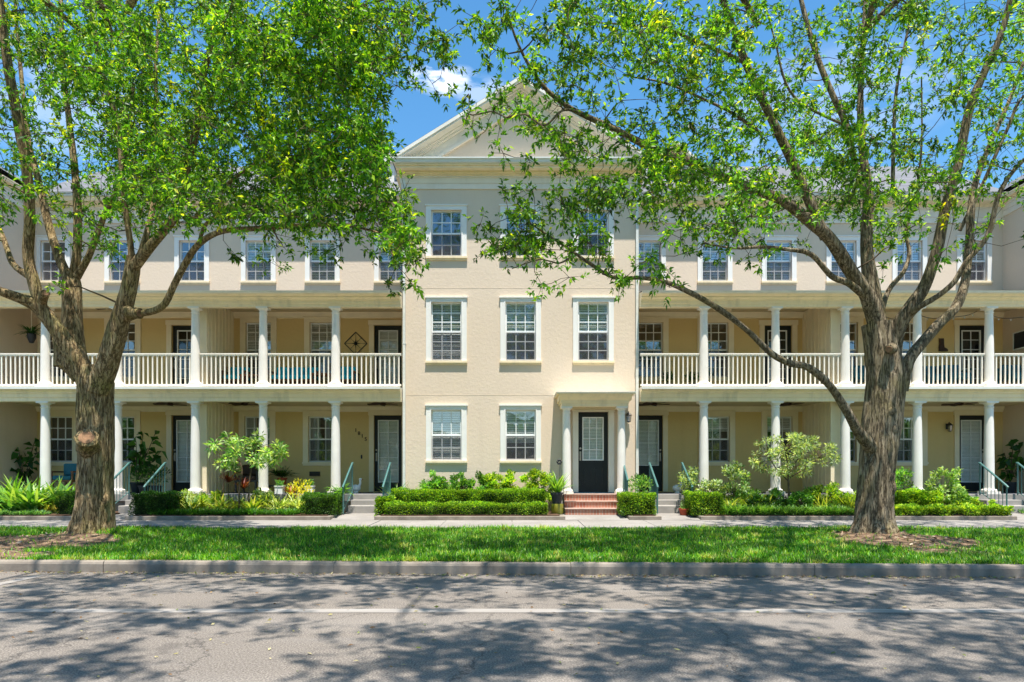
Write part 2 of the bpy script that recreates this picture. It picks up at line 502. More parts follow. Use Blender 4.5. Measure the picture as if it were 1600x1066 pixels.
# ------------------------------------------------------------------ leaf meshes
def np_mesh(name, V, F, C, m, parent, base=None):
    """V (n,3) float, F (k,3|4) int, C (n,3)"""
    org = origin(parent); own = None
    if parent is None:
        if base is None: base = (float(V[:, 0].mean()), float(V[:, 1].mean()), float(V[:, 2].min()))
        org = Vector(base); own = org
    V = (V - np.array(org)).astype(np.float32)
    me = bpy.data.meshes.new(name)
    me.vertices.add(len(V)); me.vertices.foreach_set("co", V.ravel())
    k = F.shape[1]
    me.loops.add(F.size); me.loops.foreach_set("vertex_index", F.ravel().astype(np.int32))
    me.polygons.add(len(F)); me.polygons.foreach_set("loop_start", np.arange(0, F.size, k, dtype=np.int32))
    if C is not None:
        ca = me.color_attributes.new("leafcol", 'FLOAT_COLOR', 'POINT')
        cc = np.ones((len(V), 4), np.float32); cc[:, :3] = C
        ca.data.foreach_set("color", cc.ravel())
    me.update(calc_edges=True)
    o = link_mesh(name, me, parent, m)
    if own is not None: o.location = own; ORG[o.name] = Vector(own)
    return o

def unit(a): return a / np.maximum(np.linalg.norm(a, axis=1, keepdims=True), 1e-9)
def rand_dirs(n, up=0.0, rg=rng):
    d = rg.normal(size=(n, 3)); d[:, 2] += up
    return unit(d)
class LeafSet:
    def __init__(s): s.V = []; s.F = []; s.C = []; s.n = 0
    def leaves(s, b, d, L, Wd, col, flat=.6, droop=.15):
        """folded diamond leaves; b base points, d directions"""
        n = len(b)
        if n == 0: return s
        d = unit(d); L = np.broadcast_to(L, (n,))[:, None]; Wd = np.broadcast_to(Wd, (n,))[:, None]
        r = rng.normal(size=(n, 3)); r[:, 2] *= (1 - flat)
        side = unit(np.cross(d, np.cross(r, d) + 1e-6))
        side = unit(r - d * np.sum(r * d, axis=1, keepdims=True))
        nrm = np.cross(d, side)
        nrm *= np.sign(nrm[:, 2:3] + 1e-9)
        fold = Wd * .22
        p0 = b; p2 = b + d * L; p2 = p2 - np.array([0, 0, 1.0]) * L * droop
        mid = b + d * L * .45
        p1 = mid + side * Wd * .5 + nrm * fold * .6
        p3 = mid - side * Wd * .5 + nrm * fold * .6
        V = np.stack([p0, p1, p2, p3], 1).reshape(-1, 3)
        i = (np.arange(n) * 4)[:, None] + s.n
        F = np.concatenate([i + np.array([[0, 1, 2]]), i + np.array([[0, 2, 3]])], 0)
        s.V.append(V); s.F.append(F); s.C.append(np.repeat(col, 4, axis=0)); s.n += len(V)
        return s
    def blades(s, b, az, lean, bend, L, Wd, col, segs=3):
        """arching strap leaves: lean/bend in radians from vertical"""
        n = len(b)
        h = np.stack([np.cos(az), np.sin(az), np.zeros(n)], 1)
        side = np.stack([-np.sin(az), np.cos(az), np.zeros(n)], 1)
        p = b.copy(); rows = []
        L = np.broadcast_to(L, (n,)); Wd = np.broadcast_to(Wd, (n,)); lean = np.broadcast_to(lean, (n,)); bend = np.broadcast_to(bend, (n,))
        prof = {2: [.7, 1.0], 3: [.7, 1.0, .7], 4: [.6, 1, .9, .55], 5: [.6, 1, 1, .8, .45]}[segs]
        for k in range(segs):
            w = (Wd * prof[k] * .5)[:, None]
            rows += [p - side * w, p + side * w]
            th = lean + bend * (k + .5) / segs
            p = p + (h * np.sin(th)[:, None] + np.array([0, 0, 1.0]) * np.cos(th)[:, None]) * (L / segs)[:, None]
        rows.append(p)
        m = len(rows)
        V = np.stack(rows, 1).reshape(-1, 3)
        i = (np.arange(n) * m)[:, None] + s.n
        Fs = []
        for k in range(segs - 1):
            a = 2 * k
            Fs.append(i + np.array([[a, a + 1, a + 3]])); Fs.append(i + np.array([[a, a + 3, a + 2]]))
        a = 2 * (segs - 1)
        Fs.append(i + np.array([[a, a + 1, a + 2]]))
        s.V.append(V); s.F.append(np.concatenate(Fs, 0)); s.C.append(np.repeat(col, m, axis=0)); s.n += len(V)
        return s
    def build(s, name, m, parent=None, base=None):
        return np_mesh(name, np.concatenate(s.V), np.concatenate(s.F), np.concatenate(s.C), m, parent, base)

def leafcols(n, pal, w=None, jit=.18):
    pal = np.array(pal, float)
    idx = rng.choice(len(pal), size=n, p=w)
    c = pal[idx] * (1 + rng.normal(size=(n, 1)) * jit)
    return np.clip(c, .002, 1)
OAK = [(.035, .12, .010), (.08, .22, .014), (.16, .34, .018), (.31, .47, .028), (.46, .56, .05)]
OAKW = [.28, .31, .24, .13, .04]
HEDGE = [(.04, .12, .010), (.09, .22, .014), (.19, .35, .02), (.34, .48, .03)]

# ================================================================== GROUND
def kerb_y(x): return 8.72 - .040 * x
def struct(o, label=None):
    o['kind'] = 'structure'
    return o
XA, XB = -45.0, 45.0
g = MB(); g.add([(-900, -900, -.12), (900, -900, -.12), (900, 900, -.12), (-900, 900, -.12)], [(0, 1, 2, 3)])
struct(g.build("ground", M['far_ground'], base=(0, 0, -.12)))
g = MB(); g.add([(XA, -8, 0), (XB, -8, 0), (XB, kerb_y(XB) + .02, 0), (XA, kerb_y(XA) + .02, 0)], [(0, 1, 2, 3)])
struct(g.build("road", M['asphalt'], base=(0, 0, 0)))
g = MB()
g.add([(XA, 6.29, .004), (XB, 6.23, .004), (XB, 6.41, .004), (XA, 6.47, .004)], [(0, 1, 2, 3)])
g.add([(-6.03, 6.55, .004), (-5.88, 6.55, .004), (-5.88, kerb_y(-6) - .35, .004), (-6.03, kerb_y(-6) - .35, .004)], [(0, 1, 2, 3)])
g.add([(XA, -2.1, .004), (XB, -2.1, .004), (XB, -1.95, .004), (XA, -1.95, .004)], [(0, 1, 2, 3)])
struct(g.build("road_marking", M['marking'], base=(0, 0, 0.004)))
# kerb in cast lengths with joints
g = MB()
xj = [-45.0]
while xj[-1] < 45: xj.append(xj[-1] + 3.05)
for a, b in zip(xj[:-1], xj[1:]):
    a += .003; b -= .003
    def kp(x, dy, z): return (x, kerb_y(x) + dy, z)
    top = .150 + random.uniform(-.004, .004); dyj = random.uniform(-.006, .006)
    prof = [(0, -.05), (.0, .105), (.012, top - .015), (.03, top), (.15, top), (.15, -.05)]
    v = [kp(a, dyj + y, z) for y, z in prof] + [kp(b, dyj + y, z) for y, z in prof]
    n = len(prof)
    g.add(v, [(i, i + n, (i + 1) % n + n, (i + 1) % n) for i in range(n)] + [tuple(range(n)), tuple(range(n, 2 * n))[::-1]])
struct(g.build("kerb", M['kerb'], base=(0, 8.7, -.05)))
# lawn soil strip with gentle bumps and bare earth by the trees
def lawn_z(x, y):
    k = kerb_y(x) + .15
    t = min(1, max(0, (y - k) / (13.88 - k)))
    z = .140 + .066 * t + .012 * math.sin(x * 1.7 + y) + .01 * math.sin(y * 2.3 - x * .8)
    for tx, ty in ((-7.35, 12.0), (6.3, 11.85)):
        r = math.hypot(x - tx, (y - ty) * 1.1)
        z += .13 * math.exp(-(r / .95) ** 2)
    return z
def bare(x, y):
    """bare earth around the two trunks (1 = earth, 0 = grass)"""
    a = math.hypot((x + 7.95) / 1.5, (y - 11.15) / 1.75)
    a2 = math.hypot((x + 8.0) / 1.6, (y - 9.7) / .9)
    b = math.hypot((x - 6.45) / 1.35, (y - 11.35) / 1.25)
    b2 = math.hypot((x - 6.3) / .9, (y - 9.9) / .55)
    m = min(a, a2, b, b2 + .25)
    m += .22 * math.sin(3.1 * x + 1.7 * y) * math.cos(2.3 * y - x) + .1 * math.sin(9 * x) * math.sin(8 * y)
    return 1 if m < .84 else 0
nx, ny = 420, 50
g = MB(); lx = np.linspace(XA, XB, nx)
V = []
for j in range(ny + 1):
    for x in lx:
        k = kerb_y(x) + .14
        y = k + (13.9 - k) * j / ny
        V.append((x, y, lawn_z(x, y)))
F = [(j * nx + i, j * nx + i + 1, (j + 1) * nx + i + 1, (j + 1) * nx + i) for j in range(ny) for i in range(nx - 1)]
g.add(V, F)
lawn = struct(g.build("lawn", None, base=(0, 11, .1), smooth=True))
def lawn_mat():
    m, nt, out = new_mat("lawn_ground")
    b = N(nt, "ShaderNodeBsdfPrincipled", Roughness=.95); b.inputs['Specular IOR Level'].default_value = .1
    at = nt.nodes.new("ShaderNodeAttribute"); at.attribute_name = "bare"
    e = ramp(nt, noise(nt, 7, 6, .7), [(.3, (.09, .055, .032)), (.5, (.20, .13, .08)), (.7, (.38, .27, .18))])
    gr = ramp(nt, noise(nt, 5, 5, .6), [(.3, (.035, .055, .012)), (.7, (.08, .12, .025))])
    c = mixc(nt, at.outputs['Fac'], gr, e)
    nt.links.new(c, b.inputs['Base Color'])
    bp = N(nt, "ShaderNodeBump", Strength=.8, Distance=.03)
    nt.links.new(noise(nt, 22, 6, .7), bp.inputs['Height']); nt.links.new(bp.outputs[0], b.inputs['Normal'])
    nt.links.new(b.outputs[0], out.inputs[0])
    return m
lawn.data.materials.clear(); lawn.data.materials.append(lawn_mat())
at = lawn.data.attributes.new("bare", 'FLOAT', 'POINT')
at.data.foreach_set("value", np.array([bare(v[0], v[1]) for v in g.v], np.float32))
# sidewalk slabs
def walk_z(y): return .215 + (y - 13.9) / 1.7 * .04
g = MB()
x = XA
while x < XB:
    a, b = x + .006, x + 1.5 - .006
    dz = random.uniform(-.004, .004)
    g.add([(a, 13.9, walk_z(13.9) + dz), (b, 13.9, walk_z(13.9) + dz), (b, 15.6, walk_z(15.6) + dz), (a, 15.6, walk_z(15.6) + dz),
           (a, 13.9, 0), (b, 13.9, 0), (b, 15.6, 0), (a, 15.6, 0)],
          [(0, 1, 2, 3), (0, 4, 5, 1), (1, 5, 6, 2), (3, 2, 6, 7), (0, 3, 7, 4)])
    x += 1.5
g.add([(XA, 13.9, .19), (XB, 13.9, .19), (XB, 15.6, .22), (XA, 15.6, .22)], [(0, 1, 2, 3)])
struct(g.build("sidewalk", M['sidewalk'], base=(0, 14.7, 0)))
# planting beds between the walkways
BEDS = [(-19.8, -9.55), (-8.85, -4.15), (-3.15, 1.22), (2.68, 3.42), (4.32, 11.55), (12.85, 19.8)]
g = MB(); c = MB()
for a, b in BEDS:
    g.box(a + .12, b - .12, 15.72, 17.60, 0, .365)
    c.box(a, b, 15.60, 15.72, 0, .345)
    c.box(a, a + .12, 15.72, 16.4, 0, .345); c.box(b - .12, b, 15.72, 16.4, 0, .345)
struct(g.build("planting_bed", M['mulch'], base=(0, 16.6, 0)))
struct(c.build("bed_edging", M['kerb'], base=(0, 15.6, 0), bevel=.01))
g = MB()
for (a, b) in zip([q[1] for q in BEDS[:-1]], [q[0] for q in BEDS[1:]]):
    g.add([(a, 15.6, .262), (b, 15.6, .262), (b, 16.25, .33), (a, 16.25, .33), (b, 17.6, .37), (a, 17.6, .37)], [(0, 1, 2, 3), (3, 2, 4, 5)])
struct(g.build("walkway", M['sidewalk'], base=(0, 16, .25)))

# ================================================================== BUILDINGS
def wall_panel(mb, x0, x1, z0, z1, yf, th, holes, side=True):
    xs = sorted({x0, x1} | {h[0] for h in holes} | {h[1] for h in holes})
    zs = sorted({z0, z1} | {h[2] for h in holes} | {h[3] for h in holes})
    for i in range(len(xs) - 1):
        for j in range(len(zs) - 1):
            cx, cz = (xs[i] + xs[i + 1]) / 2, (zs[j] + zs[j + 1]) / 2
            if any(h[0] < cx < h[1] and h[2] < cz < h[3] for h in holes): continue
            a, b, c_, d = xs[i], xs[i + 1], zs[j], zs[j + 1]
            mb.add([(a, yf, c_), (b, yf, c_), (b, yf, d), (a, yf, d)], [(0, 1, 2, 3)])
            mb.add([(a, yf + th, c_), (b, yf + th, c_), (b, yf + th, d), (a, yf + th, d)], [(3, 2, 1, 0)])
    for (a, b, c_, d) in holes:
        for q in ([(a, c_), (a, d)], [(b, d), (b, c_)], [(a, d), (b, d)], [(b, c_), (a, c_)]):
            (p, r), (s_, t) = q
            mb.add([(p, yf, r), (s_, yf, t), (s_, yf + th, t), (p, yf + th, r)], [(0, 1, 2, 3)])
    if side:
        for q in ([(x0, z0), (x0, z1)], [(x1, z1), (x1, z0)], [(x0, z1), (x1, z1)], [(x1, z0), (x0, z0)]):
            (p, r), (s_, t) = q
            mb.add([(p, yf, r), (s_, yf, t), (s_, yf + th, t), (p, yf + th, r)], [(3, 2, 1, 0)])

def window(par, cx, yf, z0, z1, w, rt, rb, cols=3, blind='full', cas=.135, casing='casing', sill=True, label=None, screen=True):
    a, b = cx - w / 2, cx + w / 2
    m = MB()
    p = .035
    m.box(a - cas, a, yf - p, yf + .01, z0, z1 + .001); m.box(b, b + cas, yf - p, yf + .01, z0, z1 + .001)
    m.box(a - cas, b + cas, yf - p - .003, yf + .01, z1 + .001, z1 + cas - .03)
    m.box(a - cas - .025, b + cas + .025, yf - p - .03, yf + .01, z1 + cas - .03, z1 + cas)
    if cas > .1:      # inner bead
        m.box(a - .03, a - .0015, yf - p - .012, yf - p, z0, z1); m.box(b + .0015, b + .03, yf - p - .012, yf - p, z0, z1)
    o = m.build("window", M[casing], par, label=label)
    s = MB()
    s.box(a - cas - .015, b + cas + .015, yf - .065, yf + .02, z0 - .055, z0)
    s.box(a - cas, b + cas, yf - .035, yf + .01, z0 - .10, z0 - .055)
    s.build("sill", M['entab'] if casing == 'casing' else M[casing], o)
    y0, y1 = yf + .045, yf + .09
    zm = z0 + (z1 - z0) * rb / (rt + rb)
    f = .035
    s = MB()
    s.box(a, a + f, y0, y1, z0, z1); s.box(b - f, b, y0, y1, z0, z1)
    s.box(a + f, b - f, y0, y1, z1 - f, z1); s.box(a + f, b - f, y0, y1, z0, z0 + f + .015)
    s.box(a + f, b - f, y0 - .012, y1, zm - .022, zm + .022)
    mu = .011
    for k in range(1, cols):
        x = a + f + (b - a - 2 * f) * k / cols
        s.box(x - mu, x + mu, y0 + .008, y1 - .008, z0 + f + .015, zm - .022); s.box(x - mu, x + mu, y0 + .008, y1 - .008, zm + .022, z1 - f)
    for (lo, hi, n) in ((z0 + f + .015, zm - .022, rb), (zm + .022, z1 - f, rt)):
        for k in range(1, n):
            z = lo + (hi - lo) * k / n
            s.box(a + f, b - f, y0 + .011, y1 - .011, z - mu, z + mu)
    s.build("sash", M['sash'], o)
    q = MB(); q.add([(a + f, y0 + .03, z0 + f), (b - f, y0 + .03, z0 + f), (b - f, y0 + .03, zm), (a + f, y0 + .03, zm)], [(0, 1, 2, 3)])
    q.add([(a + f, y0 + .022, zm), (b - f, y0 + .022, zm), (b - f, y0 + .022, z1 - f), (a + f, y0 + .022, z1 - f)], [(0, 1, 2, 3)])
    q.build("glass_pane", M['glass'], o)
    if screen:
        q = MB(); q.add([(a + .01, y0 - .018, z0 + .02), (b - .01, y0 - .018, z0 + .02), (b - .01, y0 - .018, zm - .02), (a + .01, y0 - .018, zm - .02)], [(0, 1, 2, 3)])
        q.build("insect_screen", M['screen'], o)
    yb = yf + .13
    if blind in ('full', 'half', 'quarter', 'twothird'):
        lo = {'full': z0 + .01, 'half': zm - .04, 'quarter': z1 - (z1 - z0) * .3, 'twothird': z0 + (z1 - z0) * .35}[blind]
        q = MB(); z = z1 - .03
        q.box(a + .01, b - .01, yb - .02, yb + .03, z1 - .035, z1 - .002)
        while z > lo + .03:
            q.add([(a + .015, yb - .02, z - .039), (b - .015, yb - .02, z - .039), (b - .015, yb + .012, z), (a + .015, yb + .012, z)], [(0, 1, 2, 3)])
            z -= .047
        q.box(a + .015, b - .015, yb - .012, yb + .012, z - .022, z - .004)
        q.build("blind", M['blind'], o)
    elif blind == 'curtain':
        q = MB(); n = 36
        for (u0, u1) in ((a + .01, a + (b - a) * .40), (b - (b - a) * .42, b - .01)):
            vv = []
            for i in range(n + 1):
                x = u0 + (u1 - u0) * i / n
                yy = yb + .02 * math.sin(i * 1.25)
                vv += [(x, yy, z0 - .02), (x, yy, z1)]
            q.add(vv, [(2 * i, 2 * i + 2, 2 * i + 3, 2 * i + 1) for i in range(n)])
        q.build("curtain", M['curtain'], o, smooth=True)
    return o

def door(par, cx, yf, z0, z1, w, lite, cols=2, rows=5, blind=True, cas=.14, casing='porch_trim', handle=-1, panels=False, label=None):
    """lite = (z_low fraction, side margin)"""
    a, b = cx - w / 2, cx + w / 2
    yd = yf + .07
    m = MB()
    lz0 = z0 + (z1 - z0) * lite[0]; lz1 = z1 - .13; la, lb = a + lite[1], b - lite[1]
    wall_panel(m, a, b, z0 + .01, z1, yd, .045, [(la, lb, lz0, lz1)])
    if panels:
        for (pa, pb) in ((a + .12, cx - .035), (cx + .035, b - .12)):
            h0, h1 = z0 + .2, lz0 - .18
            m.box(pa, pb, yd - .008, yd, h0, h0 + .02); m.box(pa, pb, yd - .008, yd, h1 - .02, h1)
            m.box(pa, pa + .02, yd - .008, yd, h0 + .02, h1 - .02); m.box(pb - .02, pb, yd - .008, yd, h0 + .02, h1 - .02)
            m.box(pa + .05, pb - .05, yd - .010, yd, h0 + .05, h1 - .05)
    d = m.build("door", M['door'], par, label=label)
    f = MB(); p = .04
    f.box(a - cas, a - .002, yf - p, yf + .06, z0, z1 + .002); f.box(b + .002, b + cas, yf - p, yf + .06, z0, z1 + .002)
    f.box(a - cas - .02, b + cas + .02, yf - p - .01, yf + .06, z1 + .004, z1 + cas)
    f.build("door_frame", M[casing], d)
    s = MB(); e = .03
    s.box(la, la + e, yd - .012, yd + .03, lz0, lz1); s.box(lb - e, lb, yd - .012, yd + .03, lz0, lz1)
    s.box(la + e, lb - e, yd - .012, yd + .03, lz0, lz0 + e); s.box(la + e, lb - e, yd - .012, yd + .03, lz1 - e, lz1)
    for k in range(1, cols):
        x = la + (lb - la) * k / cols; s.box(x - .009, x + .009, yd + .002, yd + .022, lz0 + e, lz1 - e)
    for k in range(1, rows):
        z = lz0 + (lz1 - lz0) * k / rows; s.box(la + e, lb - e, yd + .004, yd + .020, z - .009, z + .009)
    s.build("glazing_bars", M['sash'], d)
    q = MB(); q.add([(la, yd + .028, lz0), (lb, yd + .028, lz0), (lb, yd + .028, lz1), (la, yd + .028, lz1)], [(0, 1, 2, 3)])
    q.build("glass_pane", M['door_glass'], d)
    if blind:
        q = MB(); z = lz1
        while z > lz0 + .02:
            q.add([(la, yd + .045, z - .034), (lb, yd + .045, z - .034), (lb, yd + .06, z), (la, yd + .06, z)], [(0, 1, 2, 3)])
            z -= .039
        q.build("blind", M['blind'], d)
    hx = a + .06 if handle < 0 else b - .06
    h = MB(); zz = z0 + (z1 - z0) * .45
    h.box(hx - .022, hx + .022, yd - .014, yd - .001, zz - .11, zz + .13)
    h.tube([(hx, yd - .012, zz + .07), (hx, yd - .06, zz + .05), (hx, yd - .06, zz - .07), (hx, yd - .012, zz - .09)], .010, 8)
    h.tube([(hx, yd - .001, zz + .21), (hx, yd - .035, zz + .21)], .026, 12)
    h.build("handle", M['brass'], d, smooth=True)
    return d

def column(par, cx, cy, z0, z1, r=.115, mat='column'):
    m = MB()
    m.box(cx - r * 1.5, cx + r * 1.5, cy - r * 1.5, cy + r * 1.5, z0, z0 + .07)
    H = z1 - z0
    prof = [(r * 1.42, z0 + .07), (r * 1.48, z0 + .085), (r * 1.48, z0 + .105), (r * 1.36, z0 + .125), (r * 1.14, z0 + .132), (r * 1.12, z0 + .15)]
    for k in range(9):
        t = k / 8
        prof.append((r * (1.03 - .20 * t ** 1.6), z0 + .155 + (H - .155 - .17) * t))
    rt = r * .83
    zc = z1 - .17
    prof += [(rt, zc), (rt * 1.16, zc + .012), (rt * 1.16, zc + .03), (rt, zc + .04), (rt, zc + .075), (rt * 1.2, zc + .10), (rt * 1.38, zc + .118), (rt * 1.42, zc + .125)]
    m.lathe(cx, cy, prof, 28)
    m.box(cx - rt * 1.52, cx + rt * 1.52, cy - rt * 1.52, cy + rt * 1.52, zc + .125, z1)
    return m.build("column", M[mat], par, smooth=True)

BAL = {}
def railing(par, x0, x1, y, z0, z1):
    m = MB()
    m.box(x0, x1, y - .035, y + .035, z1 - .035, z1)
    m.box(x0, x1, y - .022, y + .022, z1 - .065, z1 - .035)
    m.box(x0, x1, y - .025, y + .025, z0 + .04, z0 + .085)
    r = m.build("railing", M['rail'], par, bevel=.004)
    n = max(1, round((x1 - x0) / .117)); st = (x1 - x0) / n
    key = round(z1 - z0, 3)
    org = origin(r)
    if key not in BAL:
        me = bpy.data.meshes.new("baluster"); h = z1 - .065 - (z0 + .085)
        me.from_pydata([(-.0155, -.0155, 0), (.0155, -.0155, 0), (.0155, .0155, 0), (-.0155, .0155, 0), (-.0155, -.0155, h), (.0155, -.0155, h), (.0155, .0155, h), (-.0155, .0155, h)], [],
                       [(0, 3, 2, 1), (4, 5, 6, 7), (0, 1, 5, 4), (1, 2, 6, 5), (2, 3, 7, 6), (3, 0, 4, 7)])
        me.materials.append(M['rail'])
        BAL[key] = me
    for k in range(n):
        x = x0 + st * (k + .5)
        o = bpy.data.objects.new("baluster", BAL[key]); COL.objects.link(o); o.parent = r
        o.location = (x - org.x, y - org.y, z0 + .085 - org.z)

def downspout(par, x, y, z0, z1, kink=None):
    m = MB()
    pts = [(x, y, z0 + .05), (x, y, z1)]
    m.box(x - .033, x + .033, y - .025, y + .025, z0 + .12, z1)
    m.bar((x, y, z0 + .14), (x, y - .12, z0 + .03), .064, .05)
    for z in (z0 + .6, (z0 + z1) / 2, z1 - .3): m.box(x - .042, x + .042, y - .03, y + .035, z, z + .03)
    m.build("downspout", M['gutter'], par)

EAVE = 9.28
def main_block(name, label, x0, x1, wins, portico=False, door_px=None):
    cx = (x0 + x1) / 2
    h = thing(name, label, "townhouse", (cx, 17.8, .3))
    yf = 17.8
    holes = [(w[0] - w[3] / 2, w[0] + w[3] / 2, w[1], w[2]) for w in wins]
    if portico: holes.append((1.73, 2.51, .82, 2.94))
    m = MB()
    wall_panel(m, x0, x1, .2, 8.74, yf, .22, holes)
    sw = MB(); sw.pz([(x0, yf + .22), (x0 + .22, yf + .22), (x0 + .22, 26.8), (x1 - .22, 26.8), (x1 - .22, yf + .22), (x1, yf + .22), (x1, 27), (x0, 27)], .2, 9.2)
    sw.build('rear_wall', M['stucco'], h)
    # tympanum
    rise = math.tan(R(32.0))
    apex = 9.36 + (x1 - x0) / 2 * rise
    ty = MB(); ty.py([(x0 + .1, 9.36), (x1 - .1, 9.36), (cx, apex - .07)], yf + .02, yf + .2); ty.build('tympanum', M['stucco'], h)
    # faint control joint lines between storeys are shallow reveals
    m.build("wall", M['stucco'], h)
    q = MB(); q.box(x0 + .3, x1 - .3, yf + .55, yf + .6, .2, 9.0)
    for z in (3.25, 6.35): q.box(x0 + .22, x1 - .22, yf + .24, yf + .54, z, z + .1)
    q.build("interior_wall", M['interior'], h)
    j = MB()
    for z in (6.16, 3.37): j.box(x0, x1, yf - .0025, yf + .01, z, z + .02)
    j.build("string_course", M['stucco'], h)
    # frieze, soffit, cornice on three sides
    fr = MB()
    for (zz0, zz1, pr) in ((8.74, 8.885, .035), (8.885, 9.02, .055), (9.02, 9.06, .085)):
        fr.box(x0 - pr, x1 + pr, yf - pr, yf + .3, zz0, zz1)
        fr.box(x0 - pr, x0 + .05, yf + .3, 26.9, zz0, zz1); fr.box(x1 - .05, x1 + pr, yf + .3, 26.9, zz0, zz1)
    fr.build("frieze", M['trim'], h, bevel=.004)
    co = MB()
    steps = [(9.06, 9.10, .12), (9.10, 9.15, .17), (9.15, 9.20, .36), (9.20, 9.235, .40)]
    for (a, b, pr) in steps:
        co.box(x0 - min(pr, .12) - .0, x1 + min(pr, .12), yf - pr, yf + .25, a, b)
        co.box(x0 - pr * .55 - .02, x0, yf + .25, 27.0, a, b); co.box(x1, x1 + pr * .55 + .02, yf + .25, 27.0, a, b)
    co.build("cornice", M['entab'], h, bevel=.006)
    gu = MB()
    gp = [(yf - .40, 9.235), (yf - .46, 9.25), (yf - .47, 9.30), (yf - .50, 9.33), (yf - .50, 9.36), (yf - .40, 9.36)]
    gu.px(gp, x0 - .18, x1 + .18)
    gu.build("gutter", M['gutter'], h)
    sk = MB(); sk.box(x0 - .16, x1 + .16, yf - .40, yf + .05, 9.235, 9.345)
    sk.build("pediment_shelf", M['trim'], h)
    # gable roof, raking cornice and rake boards
    rf = MB(); ov = .22
    ex0, ex1 = x0 - ov, x1 + ov
    ez = 9.36
    az = ez + (cx - ex0) * rise
    for s_ in (-1, 1):
        e = ex0 if s_ < 0 else ex1
        rf.add([(e, yf - .48, ez + .02), (cx, yf - .48, az + .02), (cx, 27.3, az + .02), (e, 27.3, ez + .02)], [(0, 1, 2, 3) if s_ > 0 else (3, 2, 1, 0)])
        rf.add([(e, yf - .45, ez - .03), (cx, yf - .45, az - .03), (cx, 27.3, az - .03), (e, 27.3, ez - .03)], [(3, 2, 1, 0) if s_ > 0 else (0, 1, 2, 3)])
    rf.build("roof", M['roof'], h)
    rk = MB()
    def rake(mb, off0, off1, ya, yb, inset=0):
        # sloped band between perpendicular offsets below the roof line
        c_ = math.cos(R(32.0))
        for s_ in (-1, 1):
            e = ex0 if s_ < 0 else ex1
            v0, v1 = off0 / c_, off1 / c_
            # bottom ends cut level at ez
            def pt(v):
                xx = e - s_ * (v / rise)
                return xx
            prof = [(pt(v0), ez + .004), (cx, az - v0), (cx, az - v1), (pt(v1), ez + .004)]
            mb.py(prof, ya, yb)
    rake(rk, .0, .075, yf - .50, yf - .449)
    rake(rk, .075, .115, yf - .47, yf - .20)
    rk.build("raking_fascia", M['trim'], h)
    rk = MB()
    rake(rk, .03, .14, yf - .2, yf + .1)
    rake(rk, .14, .19, yf - .12, yf + .1)
    rake(rk, .19, .41, yf - .04, yf + .1)
    rake(rk, .41, .48, yf - .075, yf + .1)
    rk.build("rake_board", M['trim'], h)
    for w in wins:
        window(h, w[0], yf, w[1], w[2], w[3], w[4], w[5], blind=w[6], label=w[7] if len(w) > 7 else None)
    return h

def std_wins(c):
    out = []
    for i, x in enumerate(c):
        out.append((x, 6.99, 8.20, .79, 2, 2, 'none'))
        out.append((x, 4.27, 5.80, .79, 3, 3, ('full', 'half', 'half')[i]))
        if i < 2: out.append((x, 1.67, 2.99, .79, 2, 2, ('full', 'twothird')[i]))
    return out
MX0, MX1 = -2.855, 3.305
main = main_block("townhouse", "tall gabled cream townhouse in the middle with brick steps and a portico", MX0, MX1, std_wins([-1.71, .225, 2.12]), True)
door(main, 2.12, 17.8, .83, 2.94, .78, (.40, .11), cols=3, rows=4, blind=True, cas=.15, casing='trim', panels=True, label="dark door with a half-height window over two panels")
th_ = MB(); th_.box(1.60, 2.64, 17.70, 17.86, .80, .845); th_.build("threshold", M['threshold'], main)
# portico
pr = MB()
pr.box(1.13, 3.00, 16.98, 17.80, .20, .80)
pr.build("stoop", M['step'], main, bevel=.008)
st = MB()
st.px([(16.98, .20), (16.98, .802), (16.93, .802), (16.93, .635), (16.65, .635), (16.65, .47), (16.37, .47), (16.37, .20)], 1.28, 2.62)
st.build("steps", M['brick'], main, bevel=.006)
stp = MB()
for (ya, z) in ((16.905, .803), (16.625, .636), (16.345, .471)):
    stp.box(1.27, 2.63, ya, ya + .30, z, z + .022)
stp.build("step_nosing", M['cutwood'] if False else paint("worn_brick_tread", (.52, .36, .29), .8, .2, 14), main, bevel=.004)
for cxx in (1.37, 2.74):
    column(main, cxx, 17.10, .80, 3.0, .105)
pl = MB()
for cxx in (1.40, 2.84):
    pl.box(cxx - .09, cxx + .09, 17.72, 17.80, .80, 3.0)
pl.build("pilaster", M['trim'], main)
po = MB()
po.box(1.24, 2.88, 17.0, 17.80, 3.0, 3.09)
po.box(1.21, 2.91, 16.97, 17.80, 3.09, 3.15)
po.px([(17.80, 3.15), (16.97, 3.15), (16.95, 3.17), (16.90, 3.20), (16.85, 3.25), (16.83, 3.29), (17.80, 3.29)], 1.17, 2.97)
po.box(1.10, 3.04, 16.79, 17.80, 3.29, 3.325)
po.build("portico_roof", M['entab'], main, bevel=.004)
pc = MB(); pc.box(1.09, 3.05, 16.78, 17.80, 3.325, 3.345); pc.build("portico_flashing", M['gutter'], main)
mc = MB(); mc.box(1.34, 2.78, 17.2, 17.79, 2.985, 2.998); mc.build("portico_ceiling", M['ceiling'], main)
lx_ = MB(); lx_.build if False else None
downspout(main, MX0 + .05, 17.76, .35, 9.05)
downspout(main, MX1 - .05, 17.76, .35, 9.05)
